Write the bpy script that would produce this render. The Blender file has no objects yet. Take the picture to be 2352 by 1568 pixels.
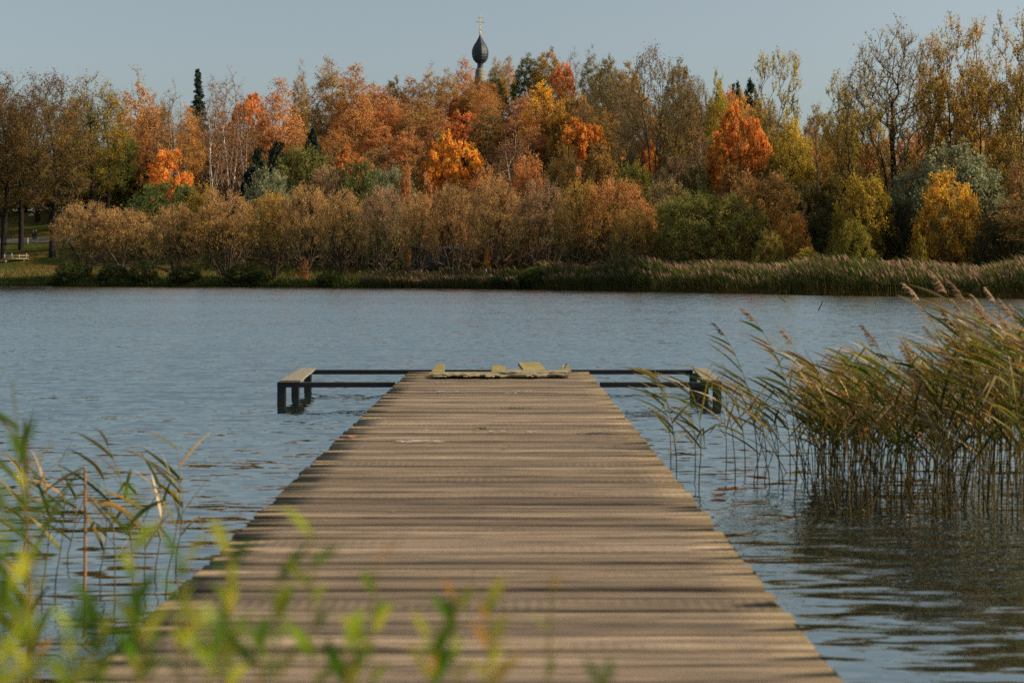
import bpy, bmesh, math, random
import numpy as np
from mathutils import Vector, Matrix, noise

scene = bpy.context.scene
C = scene.collection
PI = math.pi

# ------------------------------------------------------------------ camera geometry
F = 3266.67            # focal length in units of a 2352 px wide frame (50 mm lens)
VX, HY = 1172.0, 635.0  # vanishing point of the jetty / horizon
HC = 1.31              # camera height above the lake
DECK = 0.25            # height of the deck above the lake

def at(px, py, d):
    return Vector(((px - VX) * d / F, d, HC - (py - HY) * d / F))

def on_plane(px, py, z=0.0):
    d = (HC - z) * F / (py - HY)
    return Vector(((px - VX) * d / F, d, z))

cam_data = bpy.data.cameras.new('camera')
cam = bpy.data.objects.new('camera', cam_data)
C.objects.link(cam)
cam.location = (0, 0, HC)
cam.rotation_euler = (PI / 2, 0, 0)
cam_data.sensor_width = 36.0
cam_data.lens = 50.0
cam_data.shift_x = (1176 - VX) / 2352.0
cam_data.shift_y = -(784 - HY) / 2352.0
cam_data.clip_start = 0.05
cam_data.clip_end = 5000
cam_data.dof.use_dof = True
cam_data.dof.focus_distance = 32.0
cam_data.dof.aperture_fstop = 4.0
scene.camera = cam

# ------------------------------------------------------------------ light
SUN_EL, SUN_AZ = math.radians(32), math.radians(97)   # azimuth clockwise from +Y (view direction)
SUN_AZ = math.radians(93)
sun_dir = Vector((math.sin(SUN_AZ) * math.cos(SUN_EL), math.cos(SUN_AZ) * math.cos(SUN_EL), math.sin(SUN_EL)))
sd = bpy.data.lights.new('sun', 'SUN')
sd.energy = 5.0
sd.angle = math.radians(0.6)
sd.color = (1.0, 0.80, 0.57)
so = bpy.data.objects.new('sun', sd)
C.objects.link(so)
so.location = (60, 20, 60)
so.rotation_euler = (-sun_dir).to_track_quat('-Z', 'Y').to_euler()

world = bpy.data.worlds.new('World')
scene.world = world
world.use_nodes = True
wn = world.node_tree.nodes
wl = world.node_tree.links
for n in list(wn):
    wn.remove(n)
sky = wn.new('ShaderNodeTexSky')
sky.sky_type = 'NISHITA'
sky.sun_disc = False
sky.sun_elevation = SUN_EL
sky.sun_rotation = SUN_AZ
sky.altitude = 0
sky.air_density = 1.0
sky.dust_density = 3.5
sky.ozone_density = 2.0
hsv = wn.new('ShaderNodeHueSaturation')
hsv.inputs['Saturation'].default_value = 0.60
bg = wn.new('ShaderNodeBackground')
bg.inputs['Strength'].default_value = 0.142
wo = wn.new('ShaderNodeOutputWorld')
wl.new(sky.outputs[0], hsv.inputs['Color'])
tint = wn.new('ShaderNodeMix')
tint.data_type = 'RGBA'; tint.blend_type = 'MULTIPLY'; tint.inputs[0].default_value = 1.0
tint.inputs[7].default_value = (0.97, 1.02, 0.965, 1)
wl.new(hsv.outputs[0], tint.inputs[6])
# the autumn sky pales towards the horizon
wtc = wn.new('ShaderNodeTexCoord'); wsx = wn.new('ShaderNodeSeparateXYZ'); wmr = wn.new('ShaderNodeMapRange')
wl.new(wtc.outputs['Generated'], wsx.inputs[0]); wl.new(wsx.outputs[2], wmr.inputs[0])
wmr.inputs['From Min'].default_value = 0.02; wmr.inputs['From Max'].default_value = 0.24
wmr.inputs['To Min'].default_value = 1.06; wmr.inputs['To Max'].default_value = 0.93
wsc = wn.new('ShaderNodeVectorMath'); wsc.operation = 'SCALE'
wl.new(tint.outputs[2], wsc.inputs[0]); wl.new(wmr.outputs[0], wsc.inputs['Scale'])
wl.new(wsc.outputs[0], bg.inputs['Color'])
wl.new(bg.outputs[0], wo.inputs['Surface'])

scene.view_settings.view_transform = 'Standard'
scene.view_settings.look = 'None'
scene.view_settings.exposure = 0
scene.view_settings.gamma = 1
scene.cycles.use_denoising = False
scene.cycles.max_bounces = 8
scene.cycles.diffuse_bounces = 5
scene.cycles.glossy_bounces = 3
scene.cycles.transmission_bounces = 3
scene.cycles.sample_clamp_indirect = 6.0
scene.cycles.caustics_reflective = False
scene.cycles.caustics_refractive = False

# ------------------------------------------------------------------ object helpers
def empty(name, loc, label=None, cat=None, group=None, rz=0.0, scale=None):
    o = bpy.data.objects.new(name, None)
    C.objects.link(o)
    o.location = loc
    o.rotation_euler = (0, 0, rz)
    o.empty_display_size = 0.2
    if scale is not None:
        o.scale = scale
    tag(o, label, cat, group)
    return o

def tag(o, label=None, cat=None, group=None, kind=None):
    if label: o['label'] = label
    if cat: o['category'] = cat
    if group: o['group'] = group
    if kind: o['kind'] = kind
    return o

def link(name, me, mat=None, parent=None):
    o = bpy.data.objects.new(name, me)
    C.objects.link(o)
    if mat is not None and len(me.materials) == 0:
        me.materials.append(mat)
    if parent is not None:
        o.parent = parent
    return o

def np_mesh(name, V, quads=None, tris=None, attrs=None, colors=None, smooth=False):
    """mesh from numpy arrays; attrs: float point attributes, colors: (n,3) point colour 'vcol'"""
    V = np.asarray(V, dtype=np.float32)
    me = bpy.data.meshes.new(name)
    q = np.asarray(quads, dtype=np.int32).reshape(-1, 4) if quads is not None else np.zeros((0, 4), np.int32)
    t = np.asarray(tris, dtype=np.int32).reshape(-1, 3) if tris is not None else np.zeros((0, 3), np.int32)
    me.vertices.add(len(V))
    me.vertices.foreach_set('co', V.ravel())
    nl = q.size + t.size
    me.loops.add(nl)
    me.loops.foreach_set('vertex_index', np.concatenate([q.ravel(), t.ravel()]))
    me.polygons.add(len(q) + len(t))
    starts = np.concatenate([np.arange(len(q)) * 4, q.size + np.arange(len(t)) * 3]).astype(np.int32)
    me.polygons.foreach_set('loop_start', starts)
    if smooth:
        me.polygons.foreach_set('use_smooth', np.ones(len(q) + len(t), dtype=bool))
    me.update(calc_edges=True)
    me.validate()
    for k, a in (attrs or {}).items():
        at_ = me.attributes.new(k, 'FLOAT', 'POINT')
        at_.data.foreach_set('value', np.asarray(a, dtype=np.float32))
    if colors is not None:
        ca = me.attributes.new('vcol', 'FLOAT_COLOR', 'POINT')
        cc = np.ones((len(V), 4), dtype=np.float32)
        cc[:, :3] = colors
        ca.data.foreach_set('color', cc.ravel())
    return me

class Soup:
    """collects numpy pieces with a vertex colour"""
    def __init__(s):
        s.v, s.q, s.t, s.c, s.n = [], [], [], [], 0
    def add(s, V, quads=None, tris=None, col=(1, 1, 1)):
        V = np.asarray(V, dtype=np.float32).reshape(-1, 3)
        col = np.asarray(col, dtype=np.float32)
        if col.ndim == 1:
            col = np.repeat(col[None, :], len(V), 0)
        s.v.append(V); s.c.append(col)
        if quads is not None and len(quads): s.q.append(np.asarray(quads, np.int32).reshape(-1, 4) + s.n)
        if tris is not None and len(tris): s.t.append(np.asarray(tris, np.int32).reshape(-1, 3) + s.n)
        s.n += len(V)
    def mesh(s, name, smooth=False):
        return np_mesh(name, np.concatenate(s.v),
                       np.concatenate(s.q) if s.q else None,
                       np.concatenate(s.t) if s.t else None,
                       colors=np.concatenate(s.c), smooth=smooth)

def box_v(x0, x1, y0, y1, z0, z1):
    V = [(x0, y0, z0), (x1, y0, z0), (x1, y1, z0), (x0, y1, z0), (x0, y0, z1), (x1, y0, z1), (x1, y1, z1), (x0, y1, z1)]
    Q = [(0, 3, 2, 1), (4, 5, 6, 7), (0, 1, 5, 4), (1, 2, 6, 5), (2, 3, 7, 6), (3, 0, 4, 7)]
    return V, Q

def bevel_box(name, size, bev=0.006, jitter=0.0, seed=0, seg=2):
    bm = bmesh.new()
    bmesh.ops.create_cube(bm, size=1)
    for v in bm.verts:
        v.co = Vector((v.co.x * size[0], v.co.y * size[1], v.co.z * size[2]))
    if jitter:
        r = random.Random(seed)
        for v in bm.verts:
            v.co += Vector((r.uniform(-1, 1), r.uniform(-1, 1), r.uniform(-1, 1))) * jitter
    bmesh.ops.bevel(bm, geom=bm.edges[:], offset=bev, segments=seg, affect='EDGES', profile=0.6)
    me = bpy.data.meshes.new(name)
    bm.to_mesh(me)
    bm.free()
    return me

def tube(pts, radii, n=5, cap=True):
    """tapered tube along pts -> verts, quads"""
    pts = [Vector(p) for p in pts]
    V, Q = [], []
    for i, p in enumerate(pts):
        d = (pts[min(i + 1, len(pts) - 1)] - pts[max(i - 1, 0)]).normalized()
        a = Vector((1, 0, 0)) if abs(d.x) < 0.8 else Vector((0, 1, 0))
        u = d.cross(a).normalized()
        w = d.cross(u)
        for k in range(n):
            t = 2 * PI * k / n
            V.append(p + (u * math.cos(t) + w * math.sin(t)) * radii[i])
    for i in range(len(pts) - 1):
        for k in range(n):
            k2 = (k + 1) % n
            Q.append((i * n + k, i * n + k2, (i + 1) * n + k2, (i + 1) * n + k))
    return np.array([tuple(v) for v in V], np.float32), np.array(Q, np.int32)

# ------------------------------------------------------------------ materials
def new_mat(name):
    m = bpy.data.materials.new(name)
    m.use_nodes = True
    nt = m.node_tree
    for n in list(nt.nodes):
        nt.nodes.remove(n)
    out = nt.nodes.new('ShaderNodeOutputMaterial')
    return m, nt, out

def N(nt, t, **kw):
    n = nt.nodes.new(t)
    for k, v in kw.items():
        if k in n.inputs: n.inputs[k].default_value = v
        else: setattr(n, k, v)
    return n

def math_n(nt, op, a=None, b=None, c=None, clamp=False):
    n = nt.nodes.new('ShaderNodeMath')
    n.operation = op
    n.use_clamp = clamp
    for i, x in enumerate((a, b, c)):
        if x is None: continue
        if isinstance(x, (int, float)): n.inputs[i].default_value = x
        else: nt.links.new(x, n.inputs[i])
    return n.outputs[0]

def mixc(nt, fac, a, b, blend='MIX'):
    n = nt.nodes.new('ShaderNodeMix')
    n.data_type = 'RGBA'
    n.blend_type = blend
    n.clamp_factor = True
    if isinstance(fac, (int, float)): n.inputs[0].default_value = fac
    else: nt.links.new(fac, n.inputs[0])
    for i, x in ((6, a), (7, b)):
        if isinstance(x, (tuple, list)): n.inputs[i].default_value = (*x[:3], 1)
        else: nt.links.new(x, n.inputs[i])
    return n.outputs[2]

def noise_n(nt, vec, scale, detail=3, rough=0.55, out='Fac', dims='3D'):
    n = nt.nodes.new('ShaderNodeTexNoise')
    n.noise_dimensions = dims
    n.inputs['Scale'].default_value = scale
    n.inputs['Detail'].default_value = detail
    n.inputs['Roughness'].default_value = rough
    if vec is not None: nt.links.new(vec, n.inputs['Vector'])
    return n.outputs[out]

def mapping(nt, vec, scale=(1, 1, 1), loc=(0, 0, 0), rot=(0, 0, 0)):
    n = nt.nodes.new('ShaderNodeMapping')
    n.inputs['Scale'].default_value = scale
    n.inputs['Location'].default_value = loc
    n.inputs['Rotation'].default_value = rot
    nt.links.new(vec, n.inputs['Vector'])
    return n.outputs[0]

def ramp(nt, fac, stops):
    n = nt.nodes.new('ShaderNodeValToRGB')
    e = n.color_ramp.elements
    while len(e) < len(stops): e.new(0.5)
    for k, (p, c) in enumerate(stops):
        e[k].position = p
        e[k].color = (*c[:3], 1) if isinstance(c, (tuple, list)) else (c, c, c, 1)
    nt.links.new(fac, n.inputs[0])
    return n.outputs[0]

def leafy(nt, out, col, transl=0.35):
    d = N(nt, 'ShaderNodeBsdfDiffuse')
    t = N(nt, 'ShaderNodeBsdfTranslucent')
    m = N(nt, 'ShaderNodeMixShader')
    m.inputs[0].default_value = transl
    nt.links.new(col, d.inputs[0]); nt.links.new(col, t.inputs[0])
    nt.links.new(d.outputs[0], m.inputs[1]); nt.links.new(t.outputs[0], m.inputs[2])
    nt.links.new(m.outputs[0], out.inputs[0])

def make_foliage(name, transl):
    m, nt, out = new_mat(name)
    oi = N(nt, 'ShaderNodeObjectInfo')
    alt = N(nt, 'ShaderNodeAttribute', attribute_type='OBJECT', attribute_name='alt')
    tone = N(nt, 'ShaderNodeAttribute', attribute_name='tone')
    mx = N(nt, 'ShaderNodeAttribute', attribute_name='mix')
    col = mixc(nt, mx.outputs['Fac'], alt.outputs['Color'], oi.outputs['Color'])
    val = math_n(nt, 'MULTIPLY_ADD', tone.outputs['Fac'], 1.1, 0.45)
    h = N(nt, 'ShaderNodeHueSaturation')
    nt.links.new(col, h.inputs['Color'])
    nt.links.new(val, h.inputs['Value'])
    hue = math_n(nt, 'MULTIPLY_ADD', math_n(nt, 'FRACT', math_n(nt, 'MULTIPLY', tone.outputs['Fac'], 37.0)), 0.03, 0.485)
    nt.links.new(hue, h.inputs['Hue'])
    leafy(nt, out, h.outputs[0], transl)
    return m

M = {}
M['leaf'] = make_foliage('foliage', 0.44)
M['needle'] = make_foliage('needles', 0.12)

def make_bark():
    m, nt, out = new_mat('bark')
    oi = N(nt, 'ShaderNodeObjectInfo')
    tc = N(nt, 'ShaderNodeTexCoord')
    nz = noise_n(nt, mapping(nt, tc.outputs['Object'], (6, 6, 1.3)), 1.0, 5, 0.65)
    f = math_n(nt, 'MULTIPLY_ADD', nz, 1.3, 0.35)
    th = N(nt, 'ShaderNodeAttribute', attribute_name='thick')
    col = mixc(nt, th.outputs['Fac'], (0.13, 0.095, 0.065), oi.outputs['Color'])
    col = mixc(nt, 1.0, col, f, 'MULTIPLY')
    b = N(nt, 'ShaderNodeBsdfDiffuse')
    nt.links.new(col, b.inputs[0])
    nt.links.new(b.outputs[0], out.inputs[0])
    return m
M['bark'] = make_bark()

def make_birch():
    m, nt, out = new_mat('birch_bark')
    oi = N(nt, 'ShaderNodeObjectInfo')
    tc = N(nt, 'ShaderNodeTexCoord')
    nz = noise_n(nt, mapping(nt, tc.outputs['Object'], (1.5, 1.5, 3.0)), 1.0, 4, 0.6)
    f = ramp(nt, nz, [(0.36, 0.12), (0.52, 1.0)])
    col = mixc(nt, 1.0, oi.outputs['Color'], f, 'MULTIPLY')
    th = N(nt, 'ShaderNodeAttribute', attribute_name='thick')
    col = mixc(nt, th.outputs['Fac'], (0.14, 0.085, 0.055), col)
    b = N(nt, 'ShaderNodeBsdfDiffuse')
    nt.links.new(col, b.inputs[0])
    nt.links.new(b.outputs[0], out.inputs[0])
    return m
M['birch'] = make_birch()

def make_vcol(name, transl=0.3, rough=None):
    m, nt, out = new_mat(name)
    a = N(nt, 'ShaderNodeAttribute', attribute_name='vcol')
    leafy(nt, out, a.outputs['Color'], transl)
    return m
M['blade'] = make_vcol('grass_blades', 0.35)
M['fresh'] = make_vcol('fresh_leaves', 0.5)
M['dry'] = make_vcol('dry_stalks', 0.08)

def simple(name, col, rough=0.8, metal=0.0, nscale=None, amount=0.4, stretch=(1, 1, 1)):
    m, nt, out = new_mat(name)
    p = N(nt, 'ShaderNodeBsdfPrincipled')
    p.inputs['Roughness'].default_value = rough
    p.inputs['Metallic'].default_value = metal
    if nscale:
        tc = N(nt, 'ShaderNodeTexCoord')
        nz = noise_n(nt, mapping(nt, tc.outputs['Object'], stretch), nscale, 5, 0.65)
        lo = tuple(c * (1 - amount) for c in col); hi = tuple(min(1, c * (1 + amount)) for c in col)
        nt.links.new(ramp(nt, nz, [(0.3, lo), (0.7, hi)]), p.inputs['Base Color'])
    else:
        p.inputs['Base Color'].default_value = (*col, 1)
    nt.links.new(p.outputs[0], out.inputs[0])
    return m

# weathered deck timber: per-board tone stored on the mesh, grain along X, moss near the edges and the far end
def make_deck():
    m, nt, out = new_mat('weathered_decking')
    tc = N(nt, 'ShaderNodeTexCoord')
    P = tc.outputs['Object']
    tone = N(nt, 'ShaderNodeAttribute', attribute_name='tone').outputs['Fac']
    moss = N(nt, 'ShaderNodeAttribute', attribute_name='moss').outputs['Fac']
    off = N(nt, 'ShaderNodeCombineXYZ')
    nt.links.new(math_n(nt, 'MULTIPLY', tone, 91.0), off.inputs[0])
    va = N(nt, 'ShaderNodeVectorMath', operation='ADD')
    nt.links.new(P, va.inputs[0]); nt.links.new(off.outputs[0], va.inputs[1])
    Pv = va.outputs[0]
    grain = noise_n(nt, mapping(nt, Pv, (2.2, 60, 20)), 1.0, 6, 0.72)
    streak = noise_n(nt, mapping(nt, Pv, (1.1, 20, 8)), 1.0, 4, 0.6)
    blot = noise_n(nt, mapping(nt, Pv, (1.8, 5.0, 2)), 1.0, 4, 0.6)
    base = ramp(nt, math_n(nt, 'ADD', math_n(nt, 'MULTIPLY', grain, 0.55), math_n(nt, 'MULTIPLY', streak, 0.45)),
                [(0.37, (0.065, 0.046, 0.032)), (0.45, (0.19, 0.14, 0.096)), (0.54, (0.355, 0.258, 0.168)), (0.64, (0.53, 0.41, 0.28))])
    base = mixc(nt, 1.0, base, math_n(nt, 'MULTIPLY_ADD', tone, 0.60, 0.45), 'MULTIPLY')
    base = mixc(nt, math_n(nt, 'MULTIPLY', ramp(nt, blot, [(0.45, 0.0), (0.72, 1.0)]), 0.45), base, (0.12, 0.095, 0.065))
    mm = math_n(nt, 'MULTIPLY', moss, math_n(nt, 'MULTIPLY_ADD', blot, 1.4, 0.0), clamp=True)
    base = mixc(nt, mm, base, mixc(nt, grain, (0.06, 0.052, 0.016), (0.20, 0.15, 0.055)))
    # saw ribs on some boards
    wv = N(nt, 'ShaderNodeTexWave', wave_type='BANDS', bands_direction='X')
    wv.inputs['Scale'].default_value = 8.0
    wv.inputs['Distortion'].default_value = 1.5
    nt.links.new(mapping(nt, Pv, (1, 0.25, 1)), wv.inputs['Vector'])
    rib = math_n(nt, 'MULTIPLY', math_n(nt, 'GREATER_THAN', math_n(nt, 'FRACT', math_n(nt, 'MULTIPLY', tone, 13.7)), 0.80), math_n(nt, 'MULTIPLY', ramp(nt, blot, [(0.42, 0.0), (0.6, 1.0)]), 0.16))
    base = mixc(nt, math_n(nt, 'MULTIPLY', wv.outputs['Fac'], rib), base, (0.46, 0.34, 0.23))
    ed = N(nt, 'ShaderNodeAttribute', attribute_name='edge').outputs['Fac']   # grime along the board edges
    base = mixc(nt, math_n(nt, 'MULTIPLY', ed, math_n(nt, 'MULTIPLY_ADD', blot, 0.8, 0.0), clamp=True), base, (0.045, 0.036, 0.026))
    # nail heads and knots
    p = N(nt, 'ShaderNodeBsdfPrincipled', Roughness=0.82)
    p.inputs['Specular IOR Level'].default_value = 0.25
    nt.links.new(base, p.inputs['Base Color'])
    b = N(nt, 'ShaderNodeBump')
    b.inputs['Strength'].default_value = 0.8
    b.inputs['Distance'].default_value = 0.006
    nt.links.new(math_n(nt, 'ADD', grain, streak), b.inputs['Height'])
    nt.links.new(b.outputs[0], p.inputs['Normal'])
    nt.links.new(p.outputs[0], out.inputs[0])
    return m
M['deck'] = make_deck()
M['old_board'] = simple('mossy_board', (0.26, 0.21, 0.07), 0.85, 0, 6.0, 0.45, (1, 8, 8))
M['split_board'] = simple('split_board', (0.23, 0.185, 0.10), 0.85, 0, 7.0, 0.5, (1.2, 9, 9))
M['end_plank'] = simple('sun_bleached_plank', (0.22, 0.19, 0.13), 0.8, 0, 5.0, 0.35, (9, 1, 9))
M['beam'] = simple('dark_painted_beam', (0.008, 0.011, 0.014), 0.9, 0, 9.0, 0.4)
M['joist'] = simple('wet_dark_timber', (0.035, 0.028, 0.022), 0.8, 0, 6.0, 0.4)
M['paint'] = simple('worn_white_paint', (0.62, 0.58, 0.52), 0.8, 0, 30.0, 0.25)
# ------------------------------------------------------------------ terrain
SHX = [-420, -200, -120, -69.8, -30, -8.5, 3.4, 12.5, 18, 25, 31.5, 42, 60, 90, 420]
SHY = [205, 212, 208, 194.5, 178, 158, 142.6, 126, 112.6, 99.5, 87, 70, 45, 10, -40]

def shore(x):
    return np.interp(x, SHX, SHY)

def sst(a, b, v):
    t = np.clip((v - a) / (b - a), 0, 1)
    return t * t * (3 - 2 * t)

def ground(x, y):
    x = np.asarray(x, float); y = np.asarray(y, float)
    s = y - shore(x)
    left = 1 - sst(-45, -10, x)
    right = sst(5, 22, x)
    lip = 0.25 + 0.32 * (1 - right) + 0.15 * left
    slope = 0.09 * (1 - left) * (1 - right) + 0.19 * left
    z = lip * sst(-0.6, 2.0, s) - 1.2 * (1 - sst(-8, 0, s))
    z = z + slope * np.clip(s - 7, 0, 70) + 0.05 * right * np.clip(s - 32, 0, 60)
    sg = np.where(x > 6, 29.0, 52.0)
    z = z + 24 * np.exp(-((x - 6) / sg) ** 2) * sst(30, 118, s)
    z = z + np.where(s > 2, 0.25 * np.sin(x * 0.21 + 1.3) * np.sin(y * 0.17) * (1 - right), 0)
    return z

def solve_d(px, top, hn, dmin=0, dmax=330):
    """distance at which a thing of height hn standing on the terrain shows its top at row `top`"""
    best = None
    for d in np.arange(60, dmax, 1.0):
        x = (px - VX) * d / F
        s = d - float(shore(x))
        if s < max(2, dmin): continue
        h = HC + (HY - top) * d / F - float(ground(x, d))
        e = abs(h - hn)
        if best is None or e < best[0]:
            best = (e, d, h)
    return best[1], best[2]

xs = np.concatenate([np.linspace(-420, -110, 14), np.linspace(-100, 60, 110), np.linspace(70, 420, 16)])
ss = np.concatenate([[-60, -20, -8, -4], np.linspace(-2, 6, 14), np.linspace(7.5, 60, 30), np.linspace(65, 200, 28), [240, 300, 420, 700, 1500, 3000]])
GX, GS = np.meshgrid(xs, ss, indexing='ij')
GY = GS + shore(GX)
GZ = ground(GX, GY)
nx, ns = GX.shape
idx = np.arange(nx * ns).reshape(nx, ns)
quads = np.stack([idx[:-1, :-1], idx[1:, :-1], idx[1:, 1:], idx[:-1, 1:]], -1).reshape(-1, 4)
hill_me = np_mesh('hillside', np.stack([GX, GY, GZ], -1).reshape(-1, 3), quads, smooth=True)

def make_ground():
    m, nt, out = new_mat('grass_and_leaf_litter')
    geo = N(nt, 'ShaderNodeNewGeometry')
    P = geo.outputs['Position']
    n1 = noise_n(nt, P, 0.12, 4, 0.6)
    n2 = noise_n(nt, mapping(nt, P, (1, 1, 1)), 1.1, 5, 0.7)
    grass = mixc(nt, n2, (0.025, 0.038, 0.010), (0.085, 0.095, 0.022))  # ground colours lowered overall to put shade on the left lawn
    litter = mixc(nt, n2, (0.05, 0.032, 0.015), (0.20, 0.11, 0.035))
    col = mixc(nt, ramp(nt, n1, [(0.44, 0.0), (0.58, 1.0)]), grass, litter)
    d = N(nt, 'ShaderNodeBsdfDiffuse')
    nt.links.new(col, d.inputs[0])
    nt.links.new(d.outputs[0], out.inputs[0])
    return m
M['ground'] = make_ground()
tag(link('hillside_ground', hill_me, M['ground']), 'grassy bank and wooded hill rising behind the lake', kind='structure')

# near bank under the camera
gx = np.linspace(-14, 14, 40); gy = np.linspace(-12, 3.2, 30)
A, B = np.meshgrid(gx, gy, indexing='ij')
Zb = 0.34 - 0.75 * sst(1.3, 3.0, B + 0.25 * np.sin(A * 1.7)) + 0.03 * np.sin(A * 3.1) * np.sin(B * 2.3)
inpier = (np.abs(A + 0.13) < 1.3) & (B > 1.2)
Zb = np.where(inpier, np.minimum(Zb, 0.15), Zb)
ii = np.arange(A.size).reshape(A.shape)
qq = np.stack([ii[:-1, :-1], ii[1:, :-1], ii[1:, 1:], ii[:-1, 1:]], -1).reshape(-1, 4)
tag(link('near_bank_ground', np_mesh('near_bank', np.stack([A, B, Zb], -1).reshape(-1, 3), qq, smooth=True), M['ground']),
    'grassy bank at the foot of the jetty', kind='structure')

# ------------------------------------------------------------------ water
def make_water():
    m, nt, out = new_mat('lake_water')
    geo = N(nt, 'ShaderNodeNewGeometry')
    P = geo.outputs['Position']
    def slope(scale, stretch, amp, detail=2.0, rough=0.5, loc=(0, 0, 0)):
        c = noise_n(nt, mapping(nt, P, stretch, loc), scale, detail, rough, 'Color')
        s = N(nt, 'ShaderNodeVectorMath', operation='SUBTRACT')
        nt.links.new(c, s.inputs[0]); s.inputs[1].default_value = (0.5, 0.5, 0.5)
        k = N(nt, 'ShaderNodeVectorMath', operation='MULTIPLY')
        nt.links.new(s.outputs[0], k.inputs[0]); k.inputs[1].default_value = (amp * 0.55, amp, 0)
        return k.outputs[0]
    def add(a, b):
        v = N(nt, 'ShaderNodeVectorMath', operation='ADD')
        nt.links.new(a, v.inputs[0]); nt.links.new(b, v.inputs[1])
        return v.outputs[0]
    def scale(a, f):
        v = N(nt, 'ShaderNodeVectorMath', operation='SCALE')
        nt.links.new(a, v.inputs[0])
        if isinstance(f, (int, float)): v.inputs['Scale'].default_value = f
        else: nt.links.new(f, v.inputs['Scale'])
        return v.outputs[0]
    wind = slope(9.0, (0.7, 1.15, 1), 0.46, 3.0, 0.6)          # fine wind ripples
    chop = slope(2.6, (0.6, 1.6, 1), 0.25, 2.0, 0.5, (11, 2, 0))   # short chop that shows further out
    wave = slope(1.0, (3.8, 15.0, 1), 0.32, 1.3, 0.5, (3, 7, 0))   # long-crested wavelets near the jetty
    # calm water behind the reeds near the bank, ruffled further out; gust patches
    sep = N(nt, 'ShaderNodeSeparateXYZ')
    nt.links.new(P, sep.inputs[0])
    out_y = N(nt, 'ShaderNodeMapRange', interpolation_type='SMOOTHSTEP')
    out_y.inputs['From Min'].default_value = 4.5
    out_y.inputs['From Max'].default_value = 12.5
    out_y.inputs['To Min'].default_value = 0.09
    out_y.inputs['To Max'].default_value = 1.0
    nt.links.new(sep.outputs[1], out_y.inputs[0])
    gust = noise_n(nt, mapping(nt, P, (0.03, 0.09, 1)), 1.0, 3, 0.6)
    gf = math_n(nt, 'MULTIPLY_ADD', gust, 1.2, 0.4)
    w1 = scale(add(wind, chop), math_n(nt, 'MULTIPLY', out_y.outputs[0], gf))
    oy2 = N(nt, 'ShaderNodeMapRange', interpolation_type='SMOOTHSTEP')
    oy2.inputs['From Min'].default_value = 4.0
    oy2.inputs['From Max'].default_value = 15.0
    oy2.inputs['To Min'].default_value = 1.7
    oy2.inputs['To Max'].default_value = 0.26
    nt.links.new(sep.outputs[1], oy2.inputs[0])
    w2 = scale(wave, oy2.outputs[0])
    far = N(nt, 'ShaderNodeMapRange', interpolation_type='SMOOTHSTEP')
    far.inputs['From Min'].default_value = 5.0
    far.inputs['From Max'].default_value = 16.0
    far.inputs['To Max'].default_value = -0.12
    nt.links.new(sep.outputs[1], far.inputs[0])
    up = N(nt, 'ShaderNodeCombineXYZ')
    up.inputs[2].default_value = 1.0
    nt.links.new(far.outputs[0], up.inputs[1])
    nn = N(nt, 'ShaderNodeVectorMath', operation='NORMALIZE')
    nt.links.new(add(add(w1, w2), up.outputs[0]), nn.inputs[0])
    fr = N(nt, 'ShaderNodeFresnel', IOR=2.2)
    nt.links.new(nn.outputs[0], fr.inputs['Normal'])
    gl = N(nt, 'ShaderNodeBsdfGlossy', Roughness=0.025)
    gl.inputs['Color'].default_value = (0.94, 1.0, 0.975, 1)
    nt.links.new(nn.outputs[0], gl.inputs['Normal'])
    df = N(nt, 'ShaderNodeBsdfDiffuse')
    df.inputs['Color'].default_value = (0.010, 0.018, 0.020, 1)
    ms = N(nt, 'ShaderNodeMixShader')
    nt.links.new(math_n(nt, 'MULTIPLY_ADD', fr.outputs[0], 0.62, 0.38), ms.inputs[0])
    nt.links.new(df.outputs[0], ms.inputs[1])
    nt.links.new(gl.outputs[0], ms.inputs[2])
    nt.links.new(ms.outputs[0], out.inputs[0])
    return m
M['water'] = make_water()
wx = np.array([-420, -60, -10, 0, 10, 60, 420.0]); wy = np.array([-60, 0, 5, 20, 60, 120, 240.0])
A, B = np.meshgrid(wx, wy, indexing='ij')
ii = np.arange(A.size).reshape(A.shape)
qq = np.stack([ii[:-1, :-1], ii[1:, :-1], ii[1:, 1:], ii[:-1, 1:]], -1).reshape(-1, 4)
tag(link('lake_water', np_mesh('lake_water', np.stack([A, B, 0 * A], -1).reshape(-1, 3), qq), M['water']),
    'wind rippled blue grey lake water', kind='structure')

# ------------------------------------------------------------------ trees
def profile_fn(kind):
    if kind == 'dome':
        return lambda t: math.sqrt(max(0, 1 - ((t - 0.42) / 0.60) ** 2))
    if kind == 'mound':
        return lambda t: math.sqrt(max(0, 1 - (max(t - 0.12, 0) / 0.9) ** 2))
    if kind == 'egg':
        return lambda t: max(0.05, math.sin(PI * min(1, (t * 0.96 + 0.04)) ** 0.72)) ** 0.85
    if kind == 'round':
        return lambda t: max(0.05, math.sin(PI * min(1, t * 0.92 + 0.07))) ** 0.7
    if kind == 'vase':
        return lambda t: max(0.12, (0.35 + 0.65 * math.sin(PI * min(1, t * 0.8 + 0.1)) ** 0.8) * (1 if t < 0.75 else max(0.25, 1 - (t - 0.75) * 2.4)))
    if kind == 'fan':
        return lambda t: max(0.15, 0.42 + 0.75 * t - 0.55 * t ** 4)
    if kind == 'column':
        return lambda t: max(0.1, math.sin(PI * min(1, t * 0.9 + 0.08)) ** 0.5)
    if kind == 'cone':
        return lambda t: max(0.03, (1 - t) ** 0.85 * min(1, 0.6 + t * 4))

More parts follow.
